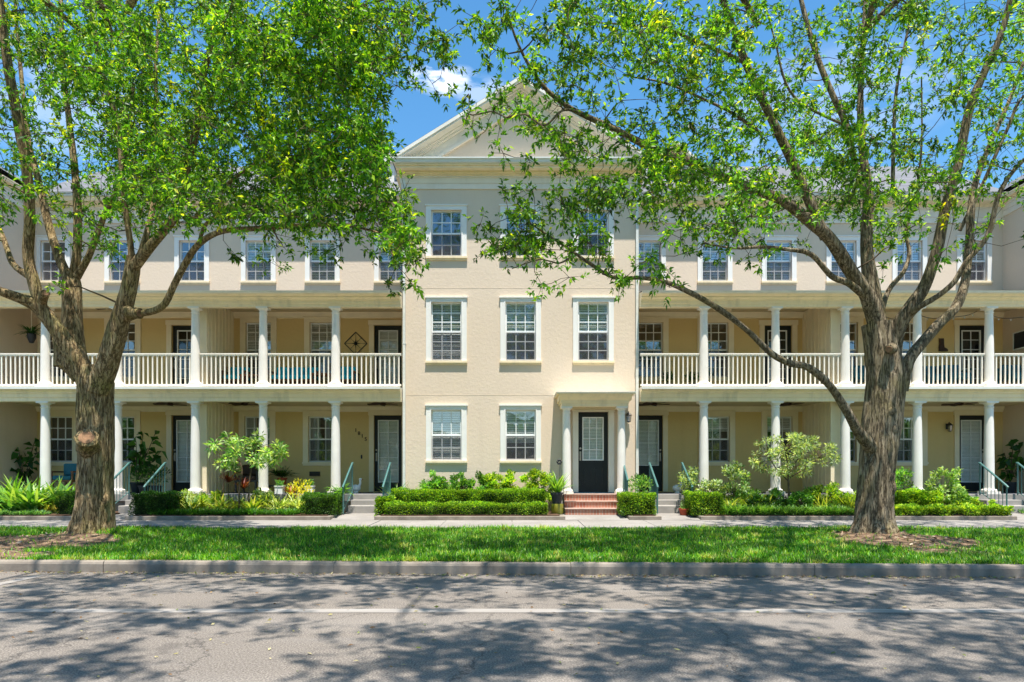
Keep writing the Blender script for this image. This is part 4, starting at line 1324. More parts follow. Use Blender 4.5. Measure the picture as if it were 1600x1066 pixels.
# ---- right tree
RD = 11.9
r_trunk = [(1365, 850, RD, 70), (1365, 820, RD, 66), (1368, 770, RD, 62), (1373, 700, RD, 64), (1380, 640, RD, 66), (1383, 590, RD, 66), (1378, 545, RD, 62), (1372, 505, RD, 56)]
r_limbs = [
 [(1366, 705, 11.8, 34), (1342, 675, 11.6, 24), (1322, 640, 11.4, 19), (1298, 604, 11.2, 17), (1272, 580, 11.0, 17), (1255, 571, 10.95, 15), (1235, 568, 10.9, 15), (1205, 552, 10.8, 13), (1165, 514, 10.6, 12), (1122, 482, 10.4, 13), (1080, 458, 10.2, 12), (1040, 441, 10.1, 10), (1000, 434, 10.0, 9), (960, 434, 9.9, 8), (925, 414, 9.8, 8), (893, 392, 9.7, 6), (860, 370, 9.6, 5), (830, 350, 9.55, 3)],
 [(905, 176, 9.65, 7), (880, 172, 9.4, 5), (850, 196, 9.2, 4.5), (820, 178, 9.1, 4), (792, 184, 9.05, 3.5), (770, 174, 9.0, 3), (738, 180, 8.95, 3), (722, 170, 8.9, 2.2), (724, 156, 8.9, 1.5)],
 [(782, 181, 9.03, 2), (780, 205, 9.0, 1.6), (774, 232, 9.0, 1)],
 [(740, 180, 8.95, 1.8), (738, 200, 8.9, 1.2), (742, 218, 8.9, .8)],
 [(895, 400, 9.7, 5), (872, 412, 9.6, 4), (845, 405, 9.5, 3), (800, 420, 9.4, 2)],
 [(1374, 515, 11.85, 40), (1355, 460, 11.7, 34), (1330, 425, 11.6, 30), (1298, 375, 11.4, 28), (1265, 345, 11.2, 26), (1220, 312, 11.0, 23), (1150, 286, 10.7, 20), (1090, 258, 10.4, 18), (1030, 236, 10.2, 16), (960, 202, 9.9, 14), (890, 168, 9.6, 11), (845, 130, 9.4, 9), (810, 70, 9.2, 6), (790, 10, 9.0, 4)],
 [(1290, 372, 11.4, 24), (1268, 322, 11.3, 22), (1242, 262, 11.2, 20), (1216, 207, 11.1, 19), (1186, 143, 11, 18), (1164, 95, 10.9, 17), (1147, 47, 10.8, 15), (1130, 0, 10.7, 14), (1100, -120, 10.5, 9), (1080, -260, 10.3, 4)],
 [(1165, 98, 10.9, 11), (1130, 82, 10.7, 9), (1090, 66, 10.5, 8), (1040, 44, 10.3, 7), (1000, 40, 10.2, 5), (930, 35, 10, 3)],
 [(1190, 210, 10.9, 9), (1150, 180, 10.6, 7), (1100, 155, 10.3, 6), (1040, 130, 10, 5), (985, 120, 9.8, 3)],
 [(1376, 520, 11.9, 38), (1362, 450, 11.95, 32), (1354, 380, 12.0, 26), (1356, 302, 12.05, 22), (1346, 216, 12.1, 16), (1345, 130, 12.2, 12), (1350, 43, 12.3, 10), (1358, -80, 12.4, 7), (1360, -230, 12.4, 4)],
 [(1352, 300, 12.0, 16), (1338, 262, 12.0, 14), (1322, 194, 12.1, 14), (1302, 150, 12.1, 13), (1276, 86, 12.2, 12), (1255, 13, 12.3, 10), (1230, -100, 12.4, 7), (1200, -230, 12.5, 4)],
 [(1392, 560, 11.85, 40), (1405, 510, 11.7, 34), (1424, 480, 11.6, 30), (1446, 445, 11.5, 26), (1464, 390, 11.4, 24), (1478, 324, 11.3, 22), (1496, 262, 11.2, 20), (1514, 175, 11.1, 18), (1536, 118, 11.0, 16), (1560, 65, 10.9, 13), (1576, 10, 10.8, 11), (1600, -110, 10.6, 7), (1610, -240, 10.5, 4)],
 [(1418, 496, 11.65, 18), (1436, 480, 11.4, 13), (1465, 463, 11.3, 12), (1492, 440, 11.2, 12), (1508, 412, 11.1, 11), (1544, 367, 11.0, 11), (1562, 302, 10.9, 10), (1600, 250, 10.8, 8), (1680, 190, 10.5, 5)],
 [(1408, 610, 11.85, 30), (1420, 565, 11.75, 26), (1442, 535, 11.8, 24), (1468, 505, 11.85, 22), (1492, 482, 11.9, 20), (1507, 445, 12.0, 19), (1514, 390, 12.1, 17), (1521, 300, 12.2, 14), (1545, 230, 12.3, 10), (1580, 150, 12.4, 8), (1620, 40, 12.5, 5)],
 [(1500, 360, 11.7, 9), (1530, 300, 11.6, 8), (1575, 200, 11.4, 7), (1600, 150, 11.3, 6), (1680, 90, 11, 4)],
 [(1372, 505, 12, 14), (1388, 455, 12.2, 11), (1412, 425, 12.3, 9), (1421, 395, 12.35, 9), (1416, 360, 12.4, 7), (1430, 310, 12.5, 6), (1440, 230, 12.6, 4), (1440, 120, 12.6, 3)],
 [(1352, 462, 11.7, 20), (1325, 442, 11.5, 15), (1300, 432, 11.4, 13), (1268, 398, 11.2, 11), (1232, 390, 11.0, 9), (1190, 386, 10.8, 8), (1147, 388, 10.6, 5), (1100, 380, 10.5, 3)],
 [(1330, 200, 12.1, 6), (1240, 150, 12, 6), (1210, 60, 11.9, 4), (1190, -20, 11.8, 3)],
 [(1406, 620, 11.9, 20), (1395, 300, 12.4, 9), (1400, 150, 12.5, 7), (1420, 40, 12.6, 5), (1440, -60, 12.6, 3)][1:],
]
r_hidden = [
 [((6.2, 12.0, 9.0), .05), ((5.6, 10.0, 9.6), .05), ((4.8, 7.8, 10.4), .045), ((3.6, 5.6, 11), .035), ((2.6, 3.2, 11.2), .03)],
 [((6.2, 12.1, 9.1), .05), ((7.2, 10.0, 9.8), .05), ((7.6, 7.4, 10.6), .04), ((7.2, 5.0, 11), .035), ((6.4, 2.8, 11), .03)],
 [((4.0, 11.1, 8.6), .05), ((2.0, 9.2, 9.8), .045), ((.8, 7.0, 10.4), .04), ((-.2, 5.0, 10.8), .03), ((-.4, 3.2, 10.8), .02)],
]
def dr(px, py):
    if px < 1000 and py > 290: return (8.9, 10.5)
    far = max(0, (1250 - px) / 450)
    return (8.4, 12.6 - 2.2 * min(1, far))
tr = cell_targets(700, 1600, dr, LA, rg1) + margin_targets(1, 200, rg1, 9, 13.5) + shade_targets(-.6, 13, LA, rg1)
stubs = [((X(1385, 11.8), 11.62, Z(548, 11.8)), (X(1389, 11.5), 11.50, Z(546, 11.5)), .07)]
treeR = grow_tree("tall shade tree on the right, many forked, with one long low limb reaching left", r_trunk, r_limbs, r_hidden, tr, stubs, M['bark2'], (X(1365, RD), RD, .2))
print("targets", len(tl), len(tr))

# ================================================================== LAWN GRASS, FALLEN LEAVES
GRASS = [(.03, .14, .006), (.06, .23, .008), (.13, .35, .010), (.27, .48, .03), (.48, .52, .12)]
def grass():
    n = 260000
    u = rng.random(n)
    x = rng.uniform(-15.5, 15.5, n)
    ky = 8.72 - .04 * x
    y = ky + .10 + (13.93 - ky - .10) * u ** 1.25
    vis = np.abs(x) < (y * .76 + .6)
    x, y = x[vis], y[vis]
    # clumpiness
    keep = []
    for a, b in zip(x, y):
        bb = bare(a, b)
        f = mn.noise(Vector((a * 1.3, b * 1.6, 3)))
        keep.append((not bb or random.random() < .05) and random.random() < .80 + f * .5)
    keep = np.array(keep); x, y = x[keep], y[keep]
    n = len(x)
    z = np.array([lawn_z(a, b) for a, b in zip(x, y)]) - .012
    f1 = np.array([mn.noise(Vector((a * .9, b * 1.2, 9))) for a, b in zip(x, y)])
    f2 = np.array([mn.noise(Vector((a * 4.0, b * 4.0, 1))) for a, b in zip(x, y)])
    L = np.clip(.085 + .035 * f2 + rng.normal(size=n) * .018, .03, .16)
    col = leafcols(n, GRASS, [.22, .34, .27, .13, .04], .2) * (1 + .55 * f1 + .35 * f2)[:, None]
    dry = (f2 + .5 * f1 + .35 * np.exp(-((y - (8.72 - .04 * x)) / .45) ** 2) * rng.random(n)) > .50
    col[dry] = col[dry] * .35 + np.array([.34, .32, .09]) * rng.uniform(.6, 1.2, (int(dry.sum()), 1))
    s = LeafSet()
    s.blades(np.stack([x, y, z], 1), rng.uniform(0, 2 * PI, n), rng.uniform(.05, .7, n), rng.uniform(.2, 1.2, n), L, rng.uniform(.006, .013, n), np.clip(col, .003, .8), segs=2)
    o = s.build("grass", M['blade'], None, base=(0, 11, .14))
    tag(o, "bright green grass growing on the verge between kerb and pavement", "grass", kind='stuff')
grass()
def fallen():
    n = 2600
    x = rng.uniform(-9, 9, n); r = rng.random(n)
    y = np.where(r < .62, kerb_y(0) - .04 * x - np.abs(rng.normal(size=n)) * .12 - .02, rng.uniform(4.2, 8.6, n))
    z = np.full(n, .012)
    m2 = r > .86
    y[m2] = 8.95 - .04 * x[m2] + rng.random(m2.sum()) * .3; z[m2] = .17
    p = np.stack([x, y, z], 1)
    d = rand_dirs(n); d[:, 2] *= .12
    pal = [(.40, .34, .12), (.30, .18, .07), (.50, .42, .20), (.18, .22, .04), (.22, .12, .05)]
    s = LeafSet(); L = rng.uniform(.025, .06, n)
    s.leaves(p, d, L, L * .38, leafcols(n, pal, None, .2), flat=.9, droop=.0)
    o = s.build("fallen_leaves", M['dry'], None, base=(0, 7, .01))
    tag(o, "small dry tan leaves scattered on the road and along the gutter", "fallen leaves", kind='stuff')
    # woody litter and exposed roots on the bare earth
    n = 2600
    x = np.concatenate([rng.normal(size=n // 2) * 1.0 - 7.9, rng.normal(size=n // 2) * .95 + 6.45]); y = rng.uniform(9.1, 12.4, n)
    ok = np.array([bare(a, b) == 1 for a, b in zip(x, y)])
    x, y = x[ok], y[ok]; n = len(x)
    z = np.array([lawn_z(a, b) for a, b in zip(x, y)]) + .008
    d = rand_dirs(n); d[:, 2] *= .15
    s = LeafSet(); L = rng.uniform(.03, .12, n)
    s.leaves(np.stack([x, y, z], 1), d, L, L * .3, leafcols(n, [(.36, .24, .15), (.22, .14, .09), (.48, .38, .28), (.10, .07, .05)], None, .2), flat=.9, droop=0)
    o = s.build("leaf_litter", M['dry'], None, base=(0, 10.5, .2))
    tag(o, "brown leaf litter on the bare earth around the two trunks", "leaf litter", kind='stuff')
fallen()

# ================================================================== PLANTS
BZ = .365
def box_hedge(px0, px1, y, top_py, label, depth=.5, pal=HEDGE, w=None, z0=BZ, group=None, dens=1.0, leafl=.034, round_=0.0, name="hedge", cat="hedge"):
    x0, x1 = X(px0, y - depth / 2), X(px1, y - depth / 2); z1 = Z(top_py, y - depth / 2)
    cx = (x0 + x1) / 2
    t = thing(name, label, cat, (cx, y, z0), group)
    W_, D_, H_ = x1 - x0, depth, z1 - z0
    core = MB()
    n1, n2 = max(3, int(W_ / .12)), 5
    core.box(x0 + .07, x1 - .07, y - D_ / 2 + .08, y + D_ / 2 - .07, z0 - .02, z1 - .09)
    core.build("stems", M['hedge_core'], t)
    area = W_ * D_ + 2 * W_ * H_ + 2 * D_ * H_
    n = int(area * 4200 * dens)
    pts = []
    # sample shell points of a soft box
    fa = np.array([W_ * D_ * 1.2, W_ * H_ * 1.3, W_ * H_ * .3, D_ * H_, D_ * H_]); fa /= fa.sum()
    face = rng.choice(5, size=n, p=fa)
    u, v = rng.random(n), rng.random(n)
    dep = np.abs(rng.normal(size=n)) * .045
    x = np.where(face <= 2, x0 + u * W_, np.where(face == 3, x0 + dep, x1 - dep))
    yy = np.where(face == 0, y - D_ / 2 + v * D_, np.where(face == 1, y - D_ / 2 + dep, np.where(face == 2, y + D_ / 2 - dep, y - D_ / 2 + u * D_)))
    z = np.where(face == 0, z1 - dep, z0 + v ** .8 * H_)
    ctr = np.stack([np.full(n, cx), np.full(n, y), np.full(n, z0 + H_ * .4)], 1)
    P = np.stack([x, yy, z], 1)
    # undulate
    nv = np.array([mn.noise(Vector((a * 3.5, b * 3.5, c * 3.5))) for a, b, c in P])
    out = unit((P - ctr) * np.array([2 / max(W_, .3) * .4, 2 / D_, 2 / H_]))
    P = P + out * (nv * .10)[:, None]
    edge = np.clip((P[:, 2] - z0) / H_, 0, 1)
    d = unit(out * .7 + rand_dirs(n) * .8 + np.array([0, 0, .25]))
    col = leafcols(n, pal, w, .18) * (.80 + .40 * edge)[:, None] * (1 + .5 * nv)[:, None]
    L = rng.uniform(.7, 1.35, n) * leafl
    ls = LeafSet().leaves(P, d, L, L * rng.uniform(.42, .6, n), np.clip(col, .002, .8), flat=.2, droop=.05)
    ls.build("foliage", M['leaf'], t)
    return t
M['hedge_core'] = paint("hedge_inner_stems", (.030, .045, .012), .95, .5, 14, .8, 30)

def bush(c, r, label, cat="shrub", name="shrub", n=2600, leafl=.07, pal=HEDGE, w=None, asp=.42, group=None, stems=6, up=.35, droop=.15, shell=.5, clumps=26, hue=None):
    """loose shrub: stems rise from the ground, leaves sit in clumps at their ends"""
    c = Vector(c); r = Vector(r)
    gz = c.z - r.z
    t = thing(name, label, cat, (c.x, c.y, max(gz, BZ - .01)), group)
    base = Vector((c.x, c.y, max(gz, BZ - .01)))
    sm = MB()
    cc = []
    for k in range(clumps):
        d = rand_dirs(1, .1)[0]
        q = c + Vector((d[0] * r.x, d[1] * r.y, d[2] * r.z)) * rng.uniform(shell, .95)
        cc.append(q)
        b0 = base + Vector((rng.normal() * .04, rng.normal() * .04, 0))
        m = b0.lerp(q, .5) + Vector((0, 0, .10 * r.z)) + Vector((rng.normal(), rng.normal(), 0)) * .03
        sm.tube([b0, m, q], [.010, .007, .003], 5, False)
    sm.build("stem", M['twig'], t)
    per = max(1, n // clumps)
    C = np.repeat(np.array(cc), per, axis=0); k = len(C)
    cs = float(min(r)) * .42
    P = C + rand_dirs(k) * (rng.random((k, 1)) ** .5) * cs
    out = unit(P - np.array(c) + 1e-6)
    d = unit(out * .6 + rand_dirs(k) * .8 + np.array([0, 0, up]))
    tone = np.repeat(np.clip(1 + rng.normal(size=clumps) * .28, .5, 1.6), per)[:, None]
    col = leafcols(k, pal, w, .15) * tone
    L = rng.uniform(.65, 1.3, k) * leafl
    LeafSet().leaves(P, d, L, L * rng.uniform(asp * .8, asp * 1.2, k), np.clip(col, .002, .8), flat=.3, droop=droop).build("foliage", M['leaf'], t)
    return t

def strappy(x, y, z, label, n=60, L=.42, wd=.018, pal=((.10, .22, .02), (.20, .34, .04), (.42, .46, .12)), group=None, name="strappy_plant", cat="plant", lean=(.1, .8), bend=(.5, 1.5), spread=.06, parent=None, pname="foliage"):
    b = np.stack([x + rng.normal(size=n) * spread, y + rng.normal(size=n) * spread, np.full(n, z)], 1)
    s = LeafSet().blades(b, rng.uniform(0, 2 * PI, n), rng.uniform(*lean, n), rng.uniform(*bend, n), rng.uniform(.6, 1.15, n) * L, wd * rng.uniform(.7, 1.3, n), leafcols(n, pal, None, .15), segs=4)
    if parent is not None: return s.build(pname, M['blade'], parent)
    o = s.build(name, M['blade'], None, base=(x, y, z))
    return tag(o, label, cat, group)

def pot(par, x, y, z, r, h, mat, taper=.75):
    m = MB()
    m.lathe(x, y, [(r * taper, z), (r * .98, z + h * .82), (r * 1.1, z + h * .82), (r * 1.1, z + h), (r * .95, z + h), (r * .93, z + h - .03)], 24)
    m.build("pot", M[mat], par, smooth=True)
    s = MB(); s.lathe(x, y, [(r * .93, z + h - .035), (r * .9, z + h - .03)], 20); s.build("soil", M['soil'], par)
def fern(par, x, y, z, n=46, L=.42, pal=((.06, .20, .02), (.14, .34, .03), (.26, .45, .06))):
    """pinnate fronds"""
    s = LeafSet()
    for k in range(n):
        az = rng.uniform(0, 2 * PI); lean = rng.uniform(.2, 1.0); bend = rng.uniform(.6, 1.5); l = L * rng.uniform(.6, 1.15)
        p = Vector((x, y, z)); m = 13
        h = Vector((math.cos(az), math.sin(az), 0)); sd = Vector((-math.sin(az), math.cos(az), 0))
        B = []; D = []; LL = []
        for i in range(m):
            th = lean + bend * i / m
            stp_ = h * math.sin(th) + Vector((0, 0, math.cos(th)))
            p = p + stp_ * (l / m)
            if i > 1:
                for q in (-1, 1):
                    B.append(tuple(p)); D.append(tuple(sd * q + stp_ * .35)); LL.append(.17 * l * math.sin(PI * (i + 1.5) / (m + 2)) + .012)
        B = np.array(B); D = np.array(D); LL = np.array(LL)
        s.leaves(B, D, LL, LL * .34, leafcols(len(B), pal, None, .12), flat=.8, droop=.1)
        s.blades(np.array([[x, y, z]]), np.array([az]), np.array([lean]), np.array([bend]), np.array([l]), .006, leafcols(1, pal[:1]), segs=4)
    s.build("fronds", M['leaf'], par)

PALE = [(.16, .26, .05), (.26, .38, .08), (.42, .50, .18), (.55, .60, .32)]
LIME = [(.12, .26, .02), (.24, .40, .03), (.42, .52, .05)]
YEL = [(.20, .32, .04), (.34, .42, .07), (.50, .52, .16), (.10, .22, .03)]
DEEP = [(.015, .06, .010), (.03, .10, .014), (.06, .16, .02)]
SILV = [(.16, .26, .10), (.28, .38, .18), (.42, .50, .30)]
# clipped hedges
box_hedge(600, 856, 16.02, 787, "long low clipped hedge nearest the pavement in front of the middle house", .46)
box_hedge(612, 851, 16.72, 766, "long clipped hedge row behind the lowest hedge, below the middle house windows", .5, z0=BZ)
box_hedge(971, 1025, 16.15, 772, "square clipped bush right of the brick steps", .72, pal=HEDGE[0:4], name="clipped_bush", cat="bush")
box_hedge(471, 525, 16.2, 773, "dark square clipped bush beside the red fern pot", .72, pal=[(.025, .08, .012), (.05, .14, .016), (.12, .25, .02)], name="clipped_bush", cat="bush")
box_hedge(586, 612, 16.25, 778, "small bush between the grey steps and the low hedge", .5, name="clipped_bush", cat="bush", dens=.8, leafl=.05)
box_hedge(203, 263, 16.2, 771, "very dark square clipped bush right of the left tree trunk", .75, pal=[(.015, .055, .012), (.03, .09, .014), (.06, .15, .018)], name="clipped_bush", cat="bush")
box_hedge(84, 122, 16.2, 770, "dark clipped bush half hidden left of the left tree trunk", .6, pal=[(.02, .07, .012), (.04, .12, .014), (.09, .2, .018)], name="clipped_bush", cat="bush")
box_hedge(1080, 1131, 16.2, 771, "square clipped bush with a red brick pot on its left", .72, name="clipped_bush", cat="bush")
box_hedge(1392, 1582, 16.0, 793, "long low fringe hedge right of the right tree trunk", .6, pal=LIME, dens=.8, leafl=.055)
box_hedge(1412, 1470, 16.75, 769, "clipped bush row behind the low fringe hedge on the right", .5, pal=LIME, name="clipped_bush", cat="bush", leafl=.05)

# ground cover masses
def cover(name, x0, x1, y0, y1, n, L, wd, pal, label, lean=(.2, .9), bend=(.5, 1.4), z=BZ):
    b = np.stack([rng.uniform(x0, x1, n), rng.uniform(y0, y1, n), np.full(n, z)], 1)
    nv = np.array([mn.noise(Vector((a * 2.2, c * 2.2, 4))) for a, c, _ in b])
    o = LeafSet().blades(b, rng.uniform(0, 2 * PI, n), rng.uniform(*lean, n), rng.uniform(*bend, n), rng.uniform(.6, 1.15, n) * L * (1 + .4 * nv), wd * rng.uniform(.7, 1.3, n), leafcols(n, pal, None, .18) * (1 + .35 * nv)[:, None], segs=3).build(name, M['blade'], None, base=((x0 + x1) / 2, (y0 + y1) / 2, z))
    tag(o, label, "ground cover", kind='stuff')
cover("ground_cover", X(236, 15.9), X(462, 15.9), 15.78, 16.25, 5200, .20, .012, [(.02, .09, .012), (.04, .14, .014), (.09, .24, .02)], "dark mondo grass edging the bed left of the dark clipped bush")
cover("ground_cover", X(-30, 15.9), X(70, 15.9), 15.78, 16.15, 2400, .17, .016, [(.06, .18, .05), (.12, .28, .09), (.22, .38, .14)], "grey-green fringe plants edging the far left bed", lean=(.3, 1.1))
cover("ground_cover", X(1132, 15.9), X(1335, 15.9), 15.80, 16.3, 5200, .30, .02, [(.07, .20, .03), (.15, .33, .05), (.26, .42, .10)], "spiky light green edging plants in the bed left of the right tree trunk")
cover("ground_cover", -19, X(-30, 15.9), 15.8, 17.2, 5000, .25, .016, [(.05, .15, .02), (.12, .28, .03)], "green edging plants beyond the left edge")
cover("ground_cover", X(1590, 15.9) + .6, 19, 15.8, 17.2, 4500, .25, .016, [(.05, .15, .02), (.12, .28, .03)], "green edging plants beyond the right edge")

# yellow strap-leaved clumps
yg = "yellow-green strappy plants under the left bushy tree"
ORD = ["first", "second", "third", "fourth", "fifth", "sixth", "seventh", "eighth", "ninth", "tenth", "eleventh", "twelfth"]
def relabel(objs, text):
    for k, o in enumerate(sorted(objs, key=lambda q: q.location.x)): o['label'] = ORD[k] + " from the left of the " + text
acc = []
for px, y in [(255, 16.6), (275, 16.9), (300, 16.55), (318, 16.9), (345, 16.6), (395, 16.6), (415, 16.9), (435, 16.55), (455, 16.85), (372, 17.1), (466, 16.6)]:
    acc += [0]; acc[-1] = strappy(X(px, y), y, BZ, "arching yellow-green strap-leaved plant among others under the bushy tree left of the middle house", 100, .60, .040, YEL if px < 430 else PALE, group=yg, lean=(.1, .9), bend=(.6, 1.7))
relabel(acc, "arching yellow-green strappy plants around the left bushy tree"); acc = []
yg = "yellow variegated strappy plants beside the right bushy tree"
for px, y in [(1140, 16.7), (1155, 17.0), (1172, 16.7), (1190, 16.95), (1285, 16.7), (1303, 16.9), (1330, 16.7)]:
    acc += [0]; acc[-1] = strappy(X(px, y), y, BZ, "arching pale yellow strap-leaved plant among others under the silvery tree on the right", 80, .58, .03, YEL, group=yg, lean=(.05, .7), bend=(.4, 1.5))
relabel(acc, "pale yellow strappy plants around the silvery right tree"); acc = []
hg = "broad-leaved bright plants in the far left bed"
for px, y in [(-25, 16.8), (5, 17.0), (32, 16.75), (60, 17.05), (88, 16.9), (112, 17.1), (20, 16.4), (52, 16.4)]:
    acc += [0]; acc[-1] = strappy(X(px, y), y, BZ, "broad-leaved light green plant, one of a dense clump in front of the far left columns", 80, .95, .085, [(.08, .22, .03), (.18, .36, .05), (.32, .46, .12), (.10, .26, .05)], group=hg, lean=(.05, .8), bend=(.4, 1.5), name="broad_leaved_plant")
relabel(acc, "broad-leaved light green plants before the far left columns"); acc = []
for px, y in [(70, 16.5), (92, 16.55)]:
    strappy(X(px, y), y, BZ, ("left" if px == 70 else "right") + " one of two pale tan ornamental grass clumps left of the left trunk", 70, .4, .02, [(.40, .32, .14), (.42, .42, .12), (.25, .34, .06)], group="tan ornamental grasses left of the left trunk", name="ornamental_grass")
# right bed fillers
for i, (px, pyt, y, r, pal, lab) in enumerate([
    (1080, 729, 16.75, (.36, .3, .42), SILV, "silvery tall shrub on the porch edge beside the right-hand grey steps"),
    (1148, 722, 17.0, (.34, .3, .52), SILV + [(.10, .22, .05)], "tall pale green shrub with upright sprays between two columns on the right"),
    (1188, 772, 16.6, (.30, .25, .28), DEEP, "dark green low rounded shrub left of the silvery tree"),
    (1298, 757, 16.9, (.42, .3, .34), LIME, "lime and orange tinged shrub left of the right trunk"),
    (1345, 768, 16.8, (.45, .3, .32), LIME, "lime green shrub directly behind the right trunk"),
    (1408, 730, 17.0, (.42, .3, .50), [(.06, .18, .03), (.13, .30, .05), (.24, .42, .10)], "fresh green shrub just right of the right trunk"),
    (1471, 722, 17.0, (.52, .3, .58), [(.14, .28, .05), (.26, .42, .10), (.42, .54, .22)], "tall yellow-green shrub left of the right-hand black stair railings"),
    (1520, 780, 16.5, (.55, .25, .22), LIME, "low spreading green shrub at the foot of the right stair railing"),
    (1112, 748, 17.2, (.34, .26, .36), SILV, "silvery shrub behind the clipped bush next to the red planter"),
    (1168, 762, 16.9, (.34, .26, .30), [(.10, .22, .04), (.2, .36, .08)], "mid green shrub in front of the tall pale sprays"),
    (1212, 766, 17.1, (.30, .26, .30), [(.05, .15, .03), (.12, .27, .05)], "leafy dark green shrub left of the silvery tree's stem"),
    (1272, 764, 17.1, (.30, .26, .30), [(.06, .18, .03), (.16, .32, .06)], "leafy green shrub right of the silvery tree's stem"),
    (1442, 768, 17.2, (.34, .25, .30), [(.05, .16, .03), (.12, .28, .05)], "leafy green shrub between the two tall shrubs right of the trunk"),
    (1500, 768, 16.8, (.34, .25, .26), [(.12, .26, .05), (.24, .40, .10)], "pale green shrub right of the tall yellow-green shrub"),
    (288, 768, 17.0, (.34, .25, .28), PALE, "pale green bushy plant left of the three-stemmed small tree"),
    (330, 764, 17.15, (.30, .22, .30), LIME, "lime bushy plant behind the three-stemmed small tree"),
    (412, 766, 17.1, (.34, .25, .28), PALE, "pale green bushy plant right of the three-stemmed small tree"),
    (1250, 772, 16.6, (.30, .25, .25), [(.06, .18, .03), (.13, .30, .05)], "low green shrub at the foot of the silvery tree"),
]):
    zt = Z(pyt, y)
    z0 = BZ
    rz = (zt - z0) / 2
    bush((X(px, y), y, z0 + rz), (r[0], r[1], rz), lab, n=1500, leafl=.085, pal=pal, clumps=24)
# middle house foundation shrubs
fs = "shrubs along the wall of the middle house"
for px in (676, 698, 722, 748, 772, 800, 828, 846):
    y = 17.3
    tp_ = 738 if px < 760 else 735
    zt = Z(tp_ + rng.uniform(-1, 3), y); rz = (zt - .5) / 2
    pal = [(.06, .20, .03), (.12, .30, .04), (.24, .42, .08)] if px < 770 else LIME
    acc += [0]; acc[-1] = bush((X(px, y), y, .5 + rz), (.30, .24, rz), "leafy green shrub in the row against the wall of the middle house" if px < 770 else "yellow-green shrub in the row against the wall left of the portico", n=1500, leafl=.10, pal=pal, clumps=20, group=fs if px < 770 else fs + " near the portico", asp=.35)
relabel(acc, "leafy shrubs in a row against the middle house wall"); acc = []
for px, L_ in ((620, .75), (642, .75), (655, .6)):
    y = 17.2
    strappy(X(px, y), y, BZ, {620: "large spiky agapanthus nearest the steps, left corner of the middle house", 642: "spiky agapanthus with tall seed stalks by the left corner of the middle house", 655: "smaller spiky agapanthus before the first ground-floor window"}[px], 70, L_ * 1.15, .045, [(.07, .20, .03), (.16, .34, .05), (.30, .44, .10)], name="agapanthus", lean=(.1, .8), bend=(.4, 1.2))

# ---- small garden trees
def garden_tree(label, base, stems, canopy, n, leafl, pal, asp=.28, barkc='twig', clumps=40, name="garden_tree"):
    t = thing(name, label, "small tree", base)
    m = MB()
    tips = []
    for pts in stems:
        P = densify([(Vector(p), r) for p, r in pts], .06)
        m.tube([p for p, r in P], [r for p, r in P], 8, True)
        tips += [p for p, r in P[len(P) // 2:]]
    cc = []
    (c, r) = canopy
    for k in range(clumps):
        d = rand_dirs(1, .25)[0]
        q = Vector((c[0] + d[0] * r[0], c[1] + d[1] * r[1], c[2] + d[2] * r[2])) if k % 3 else Vector((c[0] + d[0] * r[0] * .6, c[1] + d[1] * r[1] * .6, c[2] + d[2] * r[2] * .6))
        cc.append(q)
        a = min(tips, key=lambda p: (p - q).length)
        mid = a.lerp(q, .55) + Vector((0, 0, .05))
        m.tube([a, mid, q], [.010, .007, .004], 5, False)
    m.build("stem", M[barkc], t, smooth=True)
    per = n // clumps
    C = np.repeat(np.array(cc), per, axis=0); k = len(C)
    P = C + rand_dirs(k) * (rng.random((k, 1)) ** .6) * .09
    out = unit(P - C + 1e-6)
    d = unit(out + rand_dirs(k) * .4 + np.array([0, 0, .35]))
    tone = np.repeat(np.clip(1 + rng.normal(size=clumps) * .25, .5, 1.6), per)[:, None]
    L = rng.uniform(.7, 1.25, k) * leafl
    LeafSet().leaves(P, d, L, L * asp, np.clip(leafcols(k, pal, None, .15) * tone, 0, .8), flat=.3, droop=.2).build("crown", M['leaf'], t)
    return t
y = 16.75
s = lambda px, py, dy=0: (X(px, y + dy), y + dy, Z(py, y + dy))
garden_tree("bushy light green small tree with three slim stems in front of the left porch", s(372, 805),
            [[(s(350, 806), .018), (s(348, 770), .016), (s(350, 745), .013), (s(352, 720), .01)],
             [(s(374, 806), .024), (s(374, 760), .022), (s(378, 735), .02), (s(368, 705), .015)],
             [(s(388, 806, .1), .022), (s(389, 765, .1), .020), (s(392, 735, .1), .018), (s(398, 700, .1), .014)]],
            ((X(384, y), y, Z(708, y)), (.88, .55, .46)), 1250, .155, [(.08, .22, .04), (.18, .36, .08), (.34, .50, .18), (.45, .56, .28)], asp=.30, clumps=42)
y = 16.8
s = lambda px, py, dy=0: (X(px, y + dy), y + dy, Z(py, y + dy))
garden_tree("spreading silvery green small tree with reddish branching stems before the right porch", s(1234, 805),
            [[(s(1234, 806), .034), (s(1233, 775), .030), (s(1232, 750), .026), (s(1232, 735), .02)],
             [(s(1232, 752), .02), (s(1222, 742), .016), (s(1210, 728), .012), (s(1200, 712), .008)],
             [(s(1232, 748), .02), (s(1248, 738), .016), (s(1266, 728), .012), (s(1280, 715), .008)],
             [(s(1232, 738), .02), (s(1230, 722), .015), (s(1228, 705), .01)],
             [(s(1233, 742, .1), .015), (s(1242, 725, .15), .012), (s(1252, 710, .2), .008)]],
            ((X(1240, y), y, Z(712, y)), (1.02, .55, .46)), 2800, .105, SILV + [(.5, .58, .34)], asp=.26, clumps=60)
